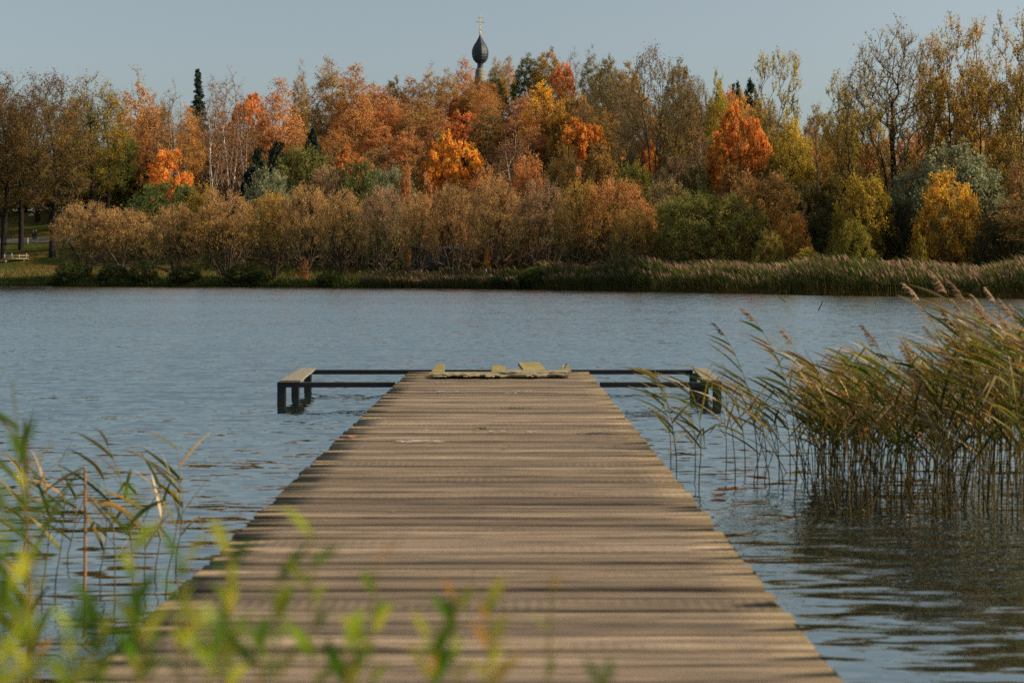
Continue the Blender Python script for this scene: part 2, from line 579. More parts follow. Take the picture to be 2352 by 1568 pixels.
def make_tree(name, seed, H, base, R, prof, nt=180, stems=1, spread=0.0, stem_top=0.85, up=0.35, shell=0.5, trunk_r=0.2,
              gap=0.0, gapf=0.35, ntwig=5, twig=0.9, droop=-0.1, nleaf=5, leaf=0.16, leaf_jit=0.18, mixbias=0.0, mixh=0.5,
              tipthin=0.0, wob=0.25, asp=1.0, tip=0.011, lean=0.0, leafskip=0.0, lowthin=0.0):
    """branching wood grown towards points of a crown envelope, and leaf-sized faces on its twigs"""
    r = np.random.RandomState(seed)
    pf = profile_fn(prof)
    cap = 9000
    P = np.zeros((cap, 3)); par = np.full(cap, -1, int); D = np.zeros((cap, 3)); n = 0
    nseg = 9
    for s in range(stems):
        a = 2 * PI * (s + r.rand() * 0.7) / stems
        sp = spread * (0.45 + 0.75 * r.rand()) if stems > 1 else 0
        top = H * stem_top * (1 - 0.25 * r.rand() * (stems > 1))
        p = np.array([math.cos(a), math.sin(a), 0]) * (0.12 * (stems > 1))
        wa = r.rand(2) * 6.28
        for k in range(nseg + 1):
            t = k / nseg
            q = p + np.array([math.cos(a) * sp * R * t ** 1.15, math.sin(a) * sp * R * t ** 1.15, top * t])
            w = wob * t * (H / 15)
            q += np.array([math.sin(t * 5 + wa[0]) * w + lean * H * t * t, math.sin(t * 4.3 + wa[1]) * w, 0])
            P[n] = q; par[n] = n - 1 if k else -1
            D[n] = (q - P[n - 1]) / max(1e-6, np.linalg.norm(q - P[n - 1])) if k else (0, 0, 1)
            n += 1
    # crown points
    T = []
    hs = np.linspace(0.02, 0.99, 40); wts = np.array([pf(t) for t in hs]) ** 1.4 + 0.02
    tries = 0
    off = r.rand(3) * 50
    while len(T) < nt and tries < nt * 12:
        tries += 1
        t = min(0.995, max(0, r.choice(hs, p=wts / wts.sum()) + (r.rand() - 0.5) * 0.03))
        u = r.rand() ** (0.5 if r.rand() > shell else 0.12)
        a = r.rand() * 2 * PI
        rad = R * pf(t) * u * (1 + 0.22 * noise.noise(Vector((math.cos(a) * 1.4 + off[0], math.sin(a) * 1.4 + off[1], t * 3.5))))
        z = H * (base + (1 - base) * t)
        q = np.array([rad * math.cos(a) + lean * H * (z / H) ** 2, rad * math.sin(a), z])
        if gap and noise.noise(Vector(q * gapf + off)) < gap - 0.5 + 0.25: continue
        T.append(q)
    T = np.array(T)
    T = T[np.argsort(T[:, 2] * 0.5 + np.hypot(T[:, 0], T[:, 1]) + r.rand(len(T)) * 0.8)]
    seg = H / 15.0
    ends = []
    for q in T:
        v = q - P[:n]
        d = np.linalg.norm(v, axis=1) + 1e-6
        cost = d * (1 + 2.2 * np.maximum(0, up - v[:, 2] / d)) + 0.08 * np.hypot(P[:n, 0], P[:n, 1])
        j = int(np.argmin(cost)); L = d[j]
        k = max(1, int(math.ceil(L / seg)))
        if n + k >= cap: break
        c = P[j] + (0.5 * D[j] + 0.5 * v[j] / L) * L * 0.5 + (r.rand(3) - 0.5) * L * 0.14
        prev = j
        for m_ in range(1, k + 1):
            t = m_ / k
            x = (1 - t) ** 2 * P[j] + 2 * t * (1 - t) * c + t * t * q
            P[n] = x; par[n] = prev
            dd = x - P[prev]; D[n] = dd / max(1e-6, np.linalg.norm(dd))
            prev = n; n += 1
        ends.append(prev)
    # pipe-model radii
    acc = np.zeros(n)
    kids = np.zeros(n, int)
    for i in range(n):
        if par[i] >= 0: kids[par[i]] += 1
    acc[kids == 0] = tip ** 2.4
    rad = np.zeros(n)
    order = list(range(n - 1, -1, -1))
    for i in order:
        acc[i] = max(acc[i], tip ** 2.4)
        rad[i] = acc[i] ** (1 / 2.4)
        if par[i] >= 0: acc[par[i]] += acc[i]
    roots = [i for i in range(n) if par[i] < 0]
    kf = trunk_r / max(rad[i] for i in roots)
    fac = 1 + (kf - 1) * np.clip((rad - tip) / (max(rad[i] for i in roots) - tip + 1e-6), 0, 1)
    rad = np.maximum(rad * fac, tip)
    for i in roots: rad[i] *= 1.25
    # wood segments
    ch = np.where(par[:n] >= 0)[0]
    pa = par[ch]
    ax = P[ch] - P[pa]
    ax /= (np.linalg.norm(ax, axis=1, keepdims=True) + 1e-9)
    ref = np.where(np.abs(ax[:, 2:3]) > 0.9, np.array([[1.0, 0, 0]]), np.array([[0, 0, 1.0]]))
    U = np.cross(ax, ref); U /= (np.linalg.norm(U, axis=1, keepdims=True) + 1e-9)
    W = np.cross(ax, U)
    ns_ = 5
    rp = np.minimum(rad[pa], rad[ch] * 1.6)
    rings = []
    for Pc, rr in ((P[pa], rp), (P[ch], rad[ch])):
        for k in range(ns_):
            t = 2 * PI * k / ns_
            rings.append(Pc + (U * math.cos(t) + W * math.sin(t)) * rr[:, None])
    V = np.stack(rings, 1)
    m_ = len(ch)
    b = np.arange(m_)[:, None] * (2 * ns_)
    Q = []
    for k in range(ns_):
        k2 = (k + 1) % ns_
        Q.append(np.concatenate([b + k, b + k2, b + ns_ + k2, b + ns_ + k], 1))
    wV = V.reshape(-1, 3); wQ = np.concatenate(Q, 0)
    # twigs
    ends = np.array(ends)
    src = np.repeat(ends, ntwig)
    cen = np.array([0, 0, H * (base * 0.6 + 0.4 * 0.5)])
    o = P[src] - cen; o /= (np.linalg.norm(o, axis=1, keepdims=True) + 1e-6)
    td = 0.7 * D[src] + 0.55 * o + (r.rand(len(src), 3) - 0.5) * 1.5 + np.array([0, 0, droop])
    td /= (np.linalg.norm(td, axis=1, keepdims=True) + 1e-6)
    tl = twig * (0.55 + 0.8 * r.rand(len(src)))
    e = P[src] + td * tl[:, None]
    e[:, 2] += droop * tl * 0.6
    sd_ = np.cross(td, r.rand(len(src), 3) - 0.5); sd_ /= (np.linalg.norm(sd_, axis=1, keepdims=True) + 1e-6)
    tw = np.stack([P[src] - sd_ * tip * 0.9, P[src] + sd_ * tip * 0.9, e], 1)
    tV = tw.reshape(-1, 3); tT = np.arange(len(src) * 3).reshape(-1, 3) + len(wV)
    thr = 0.030 if trunk_r < 0.2 else 0.05
    tk = np.clip((np.concatenate([np.repeat(rp[:, None], ns_, 1), np.repeat(rad[ch][:, None], ns_, 1)], 1).ravel() - thr) / (thr * 0.9), 0, 1)
    tk = np.concatenate([tk, np.zeros(len(tV))])
    wood = np_mesh(name + '_wood', np.concatenate([wV, tV]), wQ, tT, attrs={'thick': tk}, smooth=True)
    # leaves
    ctone = r.rand(len(ends)); cmix = r.rand(len(ends))
    ei = np.repeat(np.arange(len(ends)), ntwig)
    li = np.repeat(np.arange(len(src)), nleaf)
    keep = r.rand(len(li)) > leafskip
    if tipthin > 0:
        zt = (P[src[li], 2] / H - base) / (1 - base)
        keep &= r.rand(len(li)) > tipthin * np.clip((zt - 0.35) / 0.5, 0, 1)
    if lowthin > 0:
        zt = (P[src[li], 2] / H - base) / (1 - base)
        keep &= r.rand(len(li)) > lowthin * np.clip((0.55 - zt) / 0.4, 0, 1)
    li = li[keep]
    u = 0.15 + 0.9 * r.rand(len(li))
    c = P[src[li]] + (e[li] - P[src[li]]) * u[:, None] + (r.rand(len(li), 3) - 0.5) * 2 * leaf_jit
    nrm = r.normal(size=(len(li), 3)); nrm[:, 2] += 0.3; nrm /= np.linalg.norm(nrm, axis=1, keepdims=True)
    aa = np.cross(nrm, r.normal(size=(len(li), 3))); aa /= (np.linalg.norm(aa, axis=1, keepdims=True) + 1e-6)
    bb = np.cross(nrm, aa)
    sz = leaf * (0.55 + 0.9 * r.rand(len(li)))[:, None]
    LV = np.stack([c - aa * sz * 0.5 * asp, c + bb * sz * 0.32, c + aa * sz * 0.5 * asp, c - bb * sz * 0.32], 1).reshape(-1, 3)
    LQ = np.arange(len(LV)).reshape(-1, 4)
    tone = 0.55 * ctone[ei[li]] + 0.45 * r.rand(len(li))
    ht = (c[:, 2] / H - base) / (1 - base)
    mx = np.clip(0.5 + mixbias + mixh * (ht - 0.5) * 1.6 + 0.9 * (cmix[ei[li]] - 0.5) + 0.25 * (r.rand(len(li)) - 0.5), 0, 1)  # mixh blends colour by height, painting lit tops into the willow crowns
    crown = np_mesh(name + '_leaves', LV, LQ, attrs={'tone': np.repeat(tone, 4), 'mix': np.repeat(mx, 4)})
    return wood, crown

def make_spruce(name, seed, H=18, R=3.0):
    r = np.random.RandomState(seed)
    wv, wq = tube([(0, 0, 0), (0, 0, H * 0.5), (0, 0, H)], [0.22, 0.12, 0.02], 6)
    S = [wv]; Q = [wq]; off = len(wv)
    lv, tone = [], []
    nbr = 330
    for i in range(nbr):
        t = 0.06 + 0.93 * ((i + r.rand()) / nbr) ** 0.9
        z = H * t
        l = (R * (1 - t) ** 1.0 + 0.10) * (0.35 + 0.85 * r.rand())
        a = r.rand() * 2 * PI
        d = np.array([math.cos(a), math.sin(a), 0])
        z0 = np.array([0, 0, z])
        tip_ = z0 + d * l + np.array([0, 0, (-0.45 + 0.75 * t + 0.2 * r.normal()) * l])
        v, q = tube([tuple(z0), tuple((z0 + tip_) / 2 + np.array([0, 0, -0.07 * l])), tuple(tip_ + np.array([0, 0, 0.05 * l]))], [0.03, 0.02, 0.006], 3)
        S.append(v); Q.append(q + off); off += len(v)
        m = int(8 + l * 30)
        u = r.rand(m) ** 0.75
        c = z0 + (tip_ - z0) * u[:, None] + (r.rand(m, 3) - 0.5) * np.array([0.4, 0.4, 0.34])
        side = np.array([-d[1], d[0], 0])
        sgn = np.where(r.rand(m) > 0.5, 1, -1)[:, None]
        ax = d * 0.5 + side * sgn * 0.6 + np.array([0, 0, -0.7]) + (r.rand(m, 3) - 0.5) * 0.9
        ax /= np.linalg.norm(ax, axis=1, keepdims=True)
        bx = np.cross(ax, r.normal(size=(m, 3))); bx /= np.linalg.norm(bx, axis=1, keepdims=True)
        s_ = 0.42 * (0.6 + 0.6 * r.rand(m))[:, None]
        lv.append(np.stack([c, c + ax * s_ * 0.5 + bx * 0.08, c + ax * s_, c + ax * s_ * 0.5 - bx * 0.08], 1).reshape(-1, 3))
        tone.append(np.repeat(0.2 + 0.6 * r.rand(m) * (0.5 + 0.5 * u), 4))
    wood = np_mesh(name + '_wood', np.concatenate(S), np.concatenate(Q), smooth=True)
    LV = np.concatenate(lv)
    tone = np.concatenate(tone)
    crown = np_mesh(name + '_needles', LV, np.arange(len(LV)).reshape(-1, 4), attrs={'tone': tone, 'mix': tone})
    return wood, crown

PROTO = {}
def proto(kind, k):
    key = (kind, k)
    if key in PROTO: return PROTO[key]
    s = sum(ord(c) for c in kind) * 7 + k * 131
    nm = kind
    if kind == 'willow':      # shoreline willow, many stems from the ground, fine dense dome
        w = make_tree(nm, s, 9.0, 0.20, 4.0, 'dome', 360, stems=6, spread=0.55, stem_top=0.62, up=0.45, shell=0.62, trunk_r=0.23,
                      ntwig=8, twig=0.85, droop=0.12, nleaf=8, leaf=0.125, leaf_jit=0.2, mixh=1.1, wob=0.6, asp=1.3, tip=0.014, leafskip=0.05, lowthin=0.97)  # strong mixh: light tops and dark lower leaves painted into the crown
        h = 9.0
    elif kind == 'shrub':     # dense rounded bush
        w = make_tree(nm, s, 7.0, 0.03, 3.2, 'mound', 330, stems=5, spread=0.5, stem_top=0.6, up=0.3, shell=0.7, trunk_r=0.12,
                      ntwig=8, twig=0.7, droop=0.1, nleaf=8, leaf=0.16, leaf_jit=0.2, mixh=0.6, wob=0.4, asp=1.3)
        h = 7.0
    elif kind == 'birch':
        w = make_tree(nm, s, 16.0, 0.20, 2.7, 'egg', 230, stems=1 + (k % 2), spread=0.45, stem_top=0.92, up=0.62, shell=0.35, trunk_r=0.17,
                      ntwig=7, twig=1.15, droop=-0.55, nleaf=8, leaf=0.21, leaf_jit=0.24, tipthin=0.3, mixh=0.2, wob=0.5, tip=0.016)
        h = 16.0
    elif kind == 'bare_birch':
        w = make_tree(nm, s, 17.0, 0.22, 3.0, 'egg', 210, stems=3, spread=0.5, stem_top=0.9, up=0.66, shell=0.35, trunk_r=0.17,
                      ntwig=7, twig=1.3, droop=-0.5, nleaf=3, leaf=0.16, leaf_jit=0.2, tipthin=0.5, mixh=-0.2, wob=0.6, tip=0.020, leafskip=0.25)
        h = 17.0
    elif kind == 'maple':
        w = make_tree(nm, s, 10.0, 0.12, 4.0, 'round', 260, stems=1, stem_top=0.75, up=0.25, shell=0.6, trunk_r=0.22,
                      gap=0.27, gapf=0.5, ntwig=8, twig=0.6, droop=-0.12, nleaf=7, leaf=0.27, leaf_jit=0.22, mixh=0.3, asp=1.0)
        h = 10.0
    elif kind == 'linden':    # tall dark-trunked park tree, thin brown top
        w = make_tree(nm, s, 20.0, 0.27, 4.3, 'column', 330, stems=1, stem_top=0.9, up=0.38, shell=0.35, trunk_r=0.36,
                      gap=0.16, gapf=0.3, ntwig=7, twig=1.15, droop=0.05, nleaf=8, leaf=0.20, leaf_jit=0.3, tipthin=0.66, mixh=0.4, wob=0.5, tip=0.017)
        h = 20.0
    elif kind == 'oak':       # spreading, mostly bare, grey-brown
        w = make_tree(nm, s, 14.0, 0.16, 4.6, 'round', 360, stems=2 + k % 2, spread=0.42, stem_top=0.8, up=0.45, shell=0.5, trunk_r=0.26,
                      ntwig=7, twig=0.95, droop=0.15, nleaf=4, leaf=0.17, leaf_jit=0.2, mixh=0.2, wob=0.8, tip=0.019, leafskip=0.2)
        h = 14.0
    elif kind == 'poplar':    # tall, ascending branches, thin yellow leaves
        w = make_tree(nm, s, 24.0, 0.20, 3.3, 'vase', 420, stems=1, stem_top=0.93, up=0.78, shell=0.3, trunk_r=0.33,
                      gap=0.2, gapf=0.28, ntwig=7, twig=1.0, droop=0.3, nleaf=6, leaf=0.23, leaf_jit=0.25, mixh=0.3, tipthin=0.4, wob=0.35, tip=0.020, leafskip=0.25)
        h = 24.0
    elif kind == 'big_tree':  # broad fan of fine ascending branches
        w = make_tree(nm, s, 25.0, 0.16, 6.6, 'round', 900, stems=2, spread=0.25, stem_top=0.72, up=0.60, shell=0.40, trunk_r=0.42,
                      ntwig=6, twig=1.15, droop=0.25, nleaf=5, leaf=0.21, leaf_jit=0.25, mixh=0.1, tipthin=0.5, wob=0.25, tip=0.021, leafskip=0.35)
        h = 25.0
    elif kind == 'airy':      # open fan-shaped tree against the sky
        w = make_tree(nm, s, 16.0, 0.28, 4.0, 'fan', 190, stems=1, stem_top=0.7, up=0.6, shell=0.45, trunk_r=0.2,
                      gap=0.22, gapf=0.4, ntwig=6, twig=0.8, droop=0.35, nleaf=4, leaf=0.19, leaf_jit=0.16, wob=0.6, tip=0.017)
        h = 16.0
    elif kind == 'leafy':     # dense mixed broadleaf
        w = make_tree(nm, s, 13.0, 0.10, 3.4, 'egg', 300, stems=1, stem_top=0.88, up=0.4, shell=0.5, trunk_r=0.2,
                      ntwig=7, twig=0.85, droop=0.1, nleaf=9, leaf=0.22, leaf_jit=0.25, mixh=0.3, wob=0.4, tipthin=0.15)
        h = 13.0
    elif kind == 'larch':     # bright upright gold
        w = make_tree(nm, s, 12.0, 0.14, 2.5, 'egg', 260, stems=2, spread=0.4, stem_top=0.92, up=0.7, shell=0.4, trunk_r=0.14,
                      gap=0.2, gapf=0.6, ntwig=7, twig=0.7, droop=0.3, nleaf=6, leaf=0.19, leaf_jit=0.15, mixh=0.8, wob=0.4)
        h = 12.0
    elif kind == 'sapling':
        w = make_tree(nm, s, 5.0, 0.06, 0.75, 'column', 110, stems=1, stem_top=0.95, up=0.6, shell=0.4, trunk_r=0.05,
                      ntwig=6, twig=0.4, droop=0.1, nleaf=6, leaf=0.15, leaf_jit=0.12, mixh=0.3, wob=0.3)
        h = 5.0
    elif kind == 'leaning':   # broad umbrella on a leaning trunk
        w = make_tree(nm, s, 8.5, 0.30, 4.6, 'dome', 420, stems=3, spread=0.55, stem_top=0.7, up=0.3, shell=0.66, trunk_r=0.22,
                      ntwig=8, twig=0.8, droop=0.05, nleaf=8, leaf=0.15, leaf_jit=0.2, mixh=0.3, wob=0.9, asp=1.3)
        h = 8.5
    elif kind == 'snag':      # thin almost bare pole
        w = make_tree(nm, s, 19.0, 0.45, 0.9, 'column', 60, stems=1, stem_top=0.98, up=0.6, shell=0.3, trunk_r=0.13,
                      ntwig=4, twig=0.6, droop=0.1, nleaf=2, leaf=0.2, leaf_jit=0.12, wob=0.5, tip=0.018)
        h = 19.0
    elif kind == 'pine':
        w = make_tree(nm, s, 12.0, 0.35, 2.2, 'round', 170, stems=1, stem_top=0.92, up=0.3, shell=0.5, trunk_r=0.18,
                      ntwig=8, twig=0.6, droop=0.2, nleaf=8, leaf=0.24, leaf_jit=0.2, asp=1.6)
        h = 12.0
    elif kind == 'yew':       # near-black dense evergreen
        w = make_tree(nm, s, 8.0, 0.02, 2.6, 'egg', 280, stems=3, spread=0.35, stem_top=0.8, up=0.5, shell=0.75, trunk_r=0.15,
                      ntwig=9, twig=0.6, droop=0.05, nleaf=9, leaf=0.22, leaf_jit=0.2, asp=1.5)
        h = 8.0
    elif kind == 'spruce':
        w = make_spruce(nm, s); h = 18.0
    PROTO[key] = (w, h)
    return PROTO[key]

NOMR = {'willow': 4.6, 'shrub': 3.6, 'birch': 3.2, 'bare_birch': 3.6, 'maple': 4.3, 'linden': 4.7, 'oak': 5.2, 'poplar': 3.8, 'big_tree': 7.2,
        'airy': 4.6, 'leafy': 3.7, 'larch': 2.9, 'sapling': 0.95, 'leaning': 5.1, 'snag': 1.2, 'pine': 2.5, 'yew': 2.9, 'spruce': 2.7}
EVERGREEN = {'pine', 'yew', 'spruce'}
rt = random.Random(77)

def plant(kind, px, top, w, ca, cb, label, group=None, skip_low=False, d=None, h=None, dmin=0, var=0, bark=None, s=None, name=None, cat='tree', sink=0.15):
    """tree whose crown is centred on column px, reaches row `top` and is about w columns wide"""
    (wood, crown), ph = proto(kind, var)
    if s is not None:            # distance behind the shoreline
        d = 150.0
        for _ in range(30):
            d = 0.5 * d + 0.5 * (float(shore((px - VX) * d / F)) + s)
        hh = HC + (HY - top) * d / F - float(ground((px - VX) * d / F, d))
    elif d is None:
        d, hh = solve_d(px, top, h or ph, dmin)
    else:
        hh = HC + (HY - top) * d / F - float(ground((px - VX) * d / F, d))
    if s is not None and kind not in ('shrub', 'willow', 'yew', 'sapling', 'leaning'):
        s_lo = s - 16
        while hh < 0.62 * ph and s > max(12, s_lo):      # too little room under this crown: stand it lower on the slope
            s -= 3; d -= 3
            hh = HC + (HY - top) * d / F - float(ground((px - VX) * d / F, d))
    x = (px - VX) * d / F
    z = float(ground(x, d))
    sz = hh / ph
    sx = (w * d / F / 2) / NOMR[kind] if w else sz
    nm = name or {'willow': 'willow_bush', 'shrub': 'shrub', 'birch': 'birch_tree', 'bare_birch': 'birch_tree', 'maple': 'maple_tree', 'linden': 'linden_tree',
                  'oak': 'oak_tree', 'poplar': 'poplar_tree', 'big_tree': 'broad_tree', 'airy': 'tall_tree', 'leafy': 'broadleaf_tree', 'larch': 'golden_tree',
                  'sapling': 'sapling', 'leaning': 'leaning_willow', 'snag': 'thin_tree', 'pine': 'pine_tree', 'yew': 'evergreen_tree', 'spruce': 'spruce_tree'}[kind]
    root = empty(nm, (x, d, z - sink), label, cat, group, rz=rt.uniform(0, 6.28) if kind != 'leaning' else 0.4, scale=(sx, sx, sz))
    birchy = kind in ('birch', 'bare_birch')
    t = link('trunk', wood, M['birch'] if birchy else M['bark'], root)
    c = link('crown', crown, M['needle'] if kind in EVERGREEN else M['leaf'], root)
    bk = bark or ((0.52, 0.46, 0.40) if birchy else (0.075, 0.060, 0.047))
    t.color = (*bk, 1)
    j = rt.uniform(0.92, 1.12)
    if kind not in EVERGREEN:
        warm = lambda q: (min(0.78, q[0] * 1.5), q[1] * (1.62 if q[0] > 1.7 * q[1] else 1.5), q[2] * 1.7)
        ca, cb = warm(ca), warm(cb)
    c.color = (ca[0] * j, ca[1] * j, ca[2] * j, 1)
    c['alt'] = [cb[0] * j, cb[1] * j, cb[2] * j]
    return root, d, hh
# palette (base colours)
ORANGE, DORANGE = (0.62, 0.225, 0.04), (0.46, 0.165, 0.035)
RUSSET, BROWN = (0.42, 0.185, 0.06), (0.26, 0.135, 0.05)
PINKBR = (0.34, 0.19, 0.072)
OCHRE, OLIVE = (0.36, 0.205, 0.045), (0.17, 0.135, 0.035)
GOLD, YELLOW = (0.55, 0.31, 0.035), (0.70, 0.40, 0.05)
YGREEN, GREEN = (0.25, 0.21, 0.03), (0.10, 0.12, 0.03)
DGREEN = (0.035, 0.05, 0.018)
BLUEG, BLUED = (0.19, 0.195, 0.095), (0.095, 0.115, 0.05)
GREYBR = (0.27, 0.165, 0.08)
EVER, EVERD = (0.030, 0.048, 0.033), (0.018, 0.03, 0.022)

# --- willows along the water's edge, left to right
WG = 'willows along the far shore'
for k, (px, top, w, s, ca, cb, lab) in enumerate([
    (200, 484, 150, 7, PINKBR, OLIVE, 'leftmost low spreading brown willow beside the open lawn'),
    (285, 480, 165, 10, PINKBR, OLIVE, 'broad pinkish brown willow bush second from the open lawn'),
    (402, 476, 125, 6, PINKBR, OLIVE, 'pink topped brown willow below the small orange maple'),
    (515, 440, 145, 9, PINKBR, OCHRE, 'tall brown willow standing below the white birch trunks'),
    (628, 458, 115, 5, OCHRE, OLIVE, 'dark stemmed ochre willow leaning over the shore below the black evergreens'),
    (700, 446, 120, 8, PINKBR, OLIVE, 'brown willow with several dark stems left of the greyer ones'),
    (785, 440, 115, 7, PINKBR, OLIVE, 'pink crowned willow between two greyish olive willows'),
    (880, 438, 120, 8, GREYBR, OLIVE, 'greyish olive willow left of the narrow russet saplings'),
    (965, 446, 95, 5, PINKBR, OLIVE, 'small pinkish willow under the two narrow russet saplings'),
    (1040, 438, 115, 7, PINKBR, BROWN, 'brown willow directly below the bright orange maple'),
    (1135, 425, 125, 6, PINKBR, OLIVE, 'rounded pink brown willow behind the pale grey cone'),
    (1245, 422, 135, 7, GREYBR, OLIVE, 'grey brown willow right of the pale grey cone'),
    (1335, 428, 120, 5, OCHRE, OLIVE, 'ochre willow above the left end of the reed bed'),
    (1420, 412, 165, 14, RUSSET, OCHRE, 'wide rust topped willow left of the leaning green willow'),
    (1455, 490, 105, 6, OCHRE, OLIVE, 'low golden willow tucked beside the leaning green willow'),
]):
    plant('willow', px, top + (-9, 6, 0, 10, -4)[k % 5], w * 1.15, ca, cb, lab, WG, s=2 + 0.55 * s, var=k % 4, cat='willow')

plant('leaning', 1622, 446, 262, (0.28, 0.245, 0.052), (0.125, 0.125, 0.032), 'wide green willow leaning over the reeds on a slanting dark trunk', s=20, cat='willow')
plant('shrub', 1745, 402, 225, (0.34, 0.18, 0.06), OCHRE, 'great rust brown bush sloping down behind the green leaning willow', s=34, var=0, cat='bush')
plant('shrub', 1815, 500, 110, (0.36, 0.17, 0.04), OCHRE, 'smaller rusty orange bush at the foot of the great rust brown one', s=27, var=1, cat='bush')
plant('shrub', 1765, 535, 90, (0.28, 0.22, 0.05), YGREEN, 'yellow green bush just behind the reeds beside the leaning willow', s=21, var=2, cat='bush')
plant('shrub', 1855, 572, 85, (0.42, 0.32, 0.05), YGREEN, 'low bright yellow bush rising over the reed tops', s=19, var=1, cat='bush')
plant('shrub', 1985, 410, 158, (0.32, 0.22, 0.03), (0.12, 0.10, 0.025), 'olive gold egg shaped bush left of the blue green willow', s=32, var=0, cat='bush')
plant('shrub', 1962, 512, 105, (0.22, 0.19, 0.03), (0.10, 0.10, 0.025), 'smaller round olive bush in front of the egg shaped one', s=25, var=2, cat='bush')
plant('sapling', 2116, 540, 30, (0.26, 0.19, 0.03), YGREEN, 'tiny yellow sapling standing alone behind the reeds', s=24, cat='sapling')
plant('shrub', 2180, 410, 178, (0.44, 0.235, 0.03), (0.10, 0.07, 0.02), 'golden orange round bush in front of the blue green willow', s=32, var=1, cat='bush')
plant('shrub', 2195, 348, 265, BLUEG, BLUED, 'large silvery blue green willow mound below the poplars', s=46, var=2, cat='willow')
plant('shrub', 2085, 400, 130, BLUEG, (0.05, 0.06, 0.03), 'dark lower flank willow joined to the left of the silvery mound', s=42, var=0, cat='willow')
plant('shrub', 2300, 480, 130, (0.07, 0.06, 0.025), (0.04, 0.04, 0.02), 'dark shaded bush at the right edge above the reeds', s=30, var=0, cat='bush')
plant('shrub', 2352, 388, 110, (0.25, 0.13, 0.045), (0.08, 0.06, 0.025), 'brown topped bush cut off by the right edge', s=38, var=1, cat='bush')
plant('shrub', 1905, 470, 130, (0.10, 0.09, 0.025), (0.05, 0.05, 0.02), 'dull dark green bush in the gap left of the olive gold bush', s=40, var=1, cat='bush')
plant('shrub', 1835, 430, 130, (0.11, 0.09, 0.03), (0.05, 0.05, 0.02), 'dim green bush behind the shoulder of the great rust brown bush', s=48, var=2, cat='bush')
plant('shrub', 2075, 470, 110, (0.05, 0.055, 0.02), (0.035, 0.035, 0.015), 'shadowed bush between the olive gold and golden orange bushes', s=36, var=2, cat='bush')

# --- shrubs of the second row
SG = 'green and ochre shrubs behind the willows'
for k, (px, top, w, s, ca, cb, lab) in enumerate([
    (385, 424, 215, 30, (0.10, 0.13, 0.035), GREEN, 'bright green shrub directly under the small orange maple'),
    (470, 432, 110, 30, OCHRE, GREEN, 'dull ochre shrub right of the green shrub under the orange maple'),
    (615, 398, 150, 28, BLUEG, BLUED, 'grey green shrub in front of the black evergreens'),
    (702, 346, 195, 36, (0.17, 0.16, 0.035), (0.07, 0.09, 0.03), 'tall olive green shrub right of the black evergreens'),
    (752, 396, 140, 27, GREYBR, (0.08, 0.09, 0.05), 'grey twiggy shrub between two green ones'),
    (830, 384, 175, 30, (0.12, 0.13, 0.04), GREEN, 'green shrub beneath the orange hillside maple'),
    (900, 394, 135, 27, BLUEG, GREEN, 'grey green shrub left of the narrow russet saplings'),
    (1292, 352, 105, 34, (0.26, 0.16, 0.045), OLIVE, 'ochre shrub left of the dark domed bush'),
    (1375, 350, 120, 36, (0.22, 0.13, 0.035), (0.045, 0.055, 0.02), 'dark domed bush with a rusty top under the orange maple'),
    (1455, 382, 120, 33, (0.24, 0.21, 0.035), GREEN, 'yellow green shrub under the big bare oaks'),
    (1540, 380, 130, 36, GREYBR, OLIVE, 'grey ochre shrub right of the yellow green one'),
    (1600, 395, 120, 40, (0.18, 0.15, 0.045), GREEN, 'mossy green shrub behind the leaning green willow'),
    (1530, 420, 150, 24, (0.20, 0.15, 0.06), OLIVE, 'tall dull shrub between the wide rust topped willow and the leaning one'),
    (1120, 400, 130, 30, RUSSET, BROWN, 'russet shrub under the right side of the bright orange maple'),
    (1215, 372, 120, 34, RUSSET, BROWN, 'reddish brown shrub at the foot of the pale birch'),
    (1685, 388, 90, 46, (0.36, 0.15, 0.05), BROWN, 'rusty shrub below the big orange maple on the right'),
    (1775, 372, 110, 52, OLIVE, (0.05, 0.05, 0.02), 'dark olive shrub right below the big orange maple'),
]):
    plant('shrub', px, top, w, ca, cb, lab, SG, s=s, var=k % 3, cat='shrub')

plant('sapling', 933, 372, 34, (0.42, 0.18, 0.07), RUSSET, 'taller narrow russet sapling above the willows', s=24, var=0, cat='sapling')
plant('sapling', 981, 402, 30, (0.40, 0.17, 0.07), RUSSET, 'shorter narrow russet sapling left of the bright orange maple', s=22, var=1, cat='sapling')
plant('sapling', 1121, 566, 22, (0.55, 0.22, 0.03), GOLD, 'slim orange leaved sapling beside the pale grey cone', s=5, var=0, cat='sapling')
plant('sapling', 699, 588, 20, (0.40, 0.20, 0.09), RUSSET, 'tiny orange sapling between the willow stems on the bank', s=4, var=1, cat='sapling')

for k, (px, top, w, s, lab) in enumerate([
    (168, 600, 90, 1.5, 'low dark green bush at the waterline under the leftmost willow'),
    (262, 606, 80, 2.0, 'low green bush at the waterline under the second willow'),
    (330, 600, 70, 1.2, 'rounded dark bush overhanging the water below the pink topped willow'),
    (425, 610, 80, 1.6, 'dark green bush at the waterline left of the tall brown willow'),
    (560, 604, 90, 1.4, 'lush green bush at the waterline below the black evergreens'),
    (598, 618, 60, 1.0, 'small green bush hanging over the water by the dark stemmed willow'),
    (760, 622, 70, 1.2, 'tiny dark bush at the waterline right of the orange sapling'),
    (1180, 622, 110, 1.5, 'dark bush at the waterline right of the pale grey cone'),
    (1235, 612, 90, 2.0, 'shadowed bush at the left end of the wide reed bed'),
]):
    plant('shrub', px, top, w, (0.07, 0.09, 0.025) if k % 2 else (0.09, 0.12, 0.03), (0.035, 0.045, 0.015), lab, 'low bushes at the waterline', s=s, var=k % 3, cat='bush')
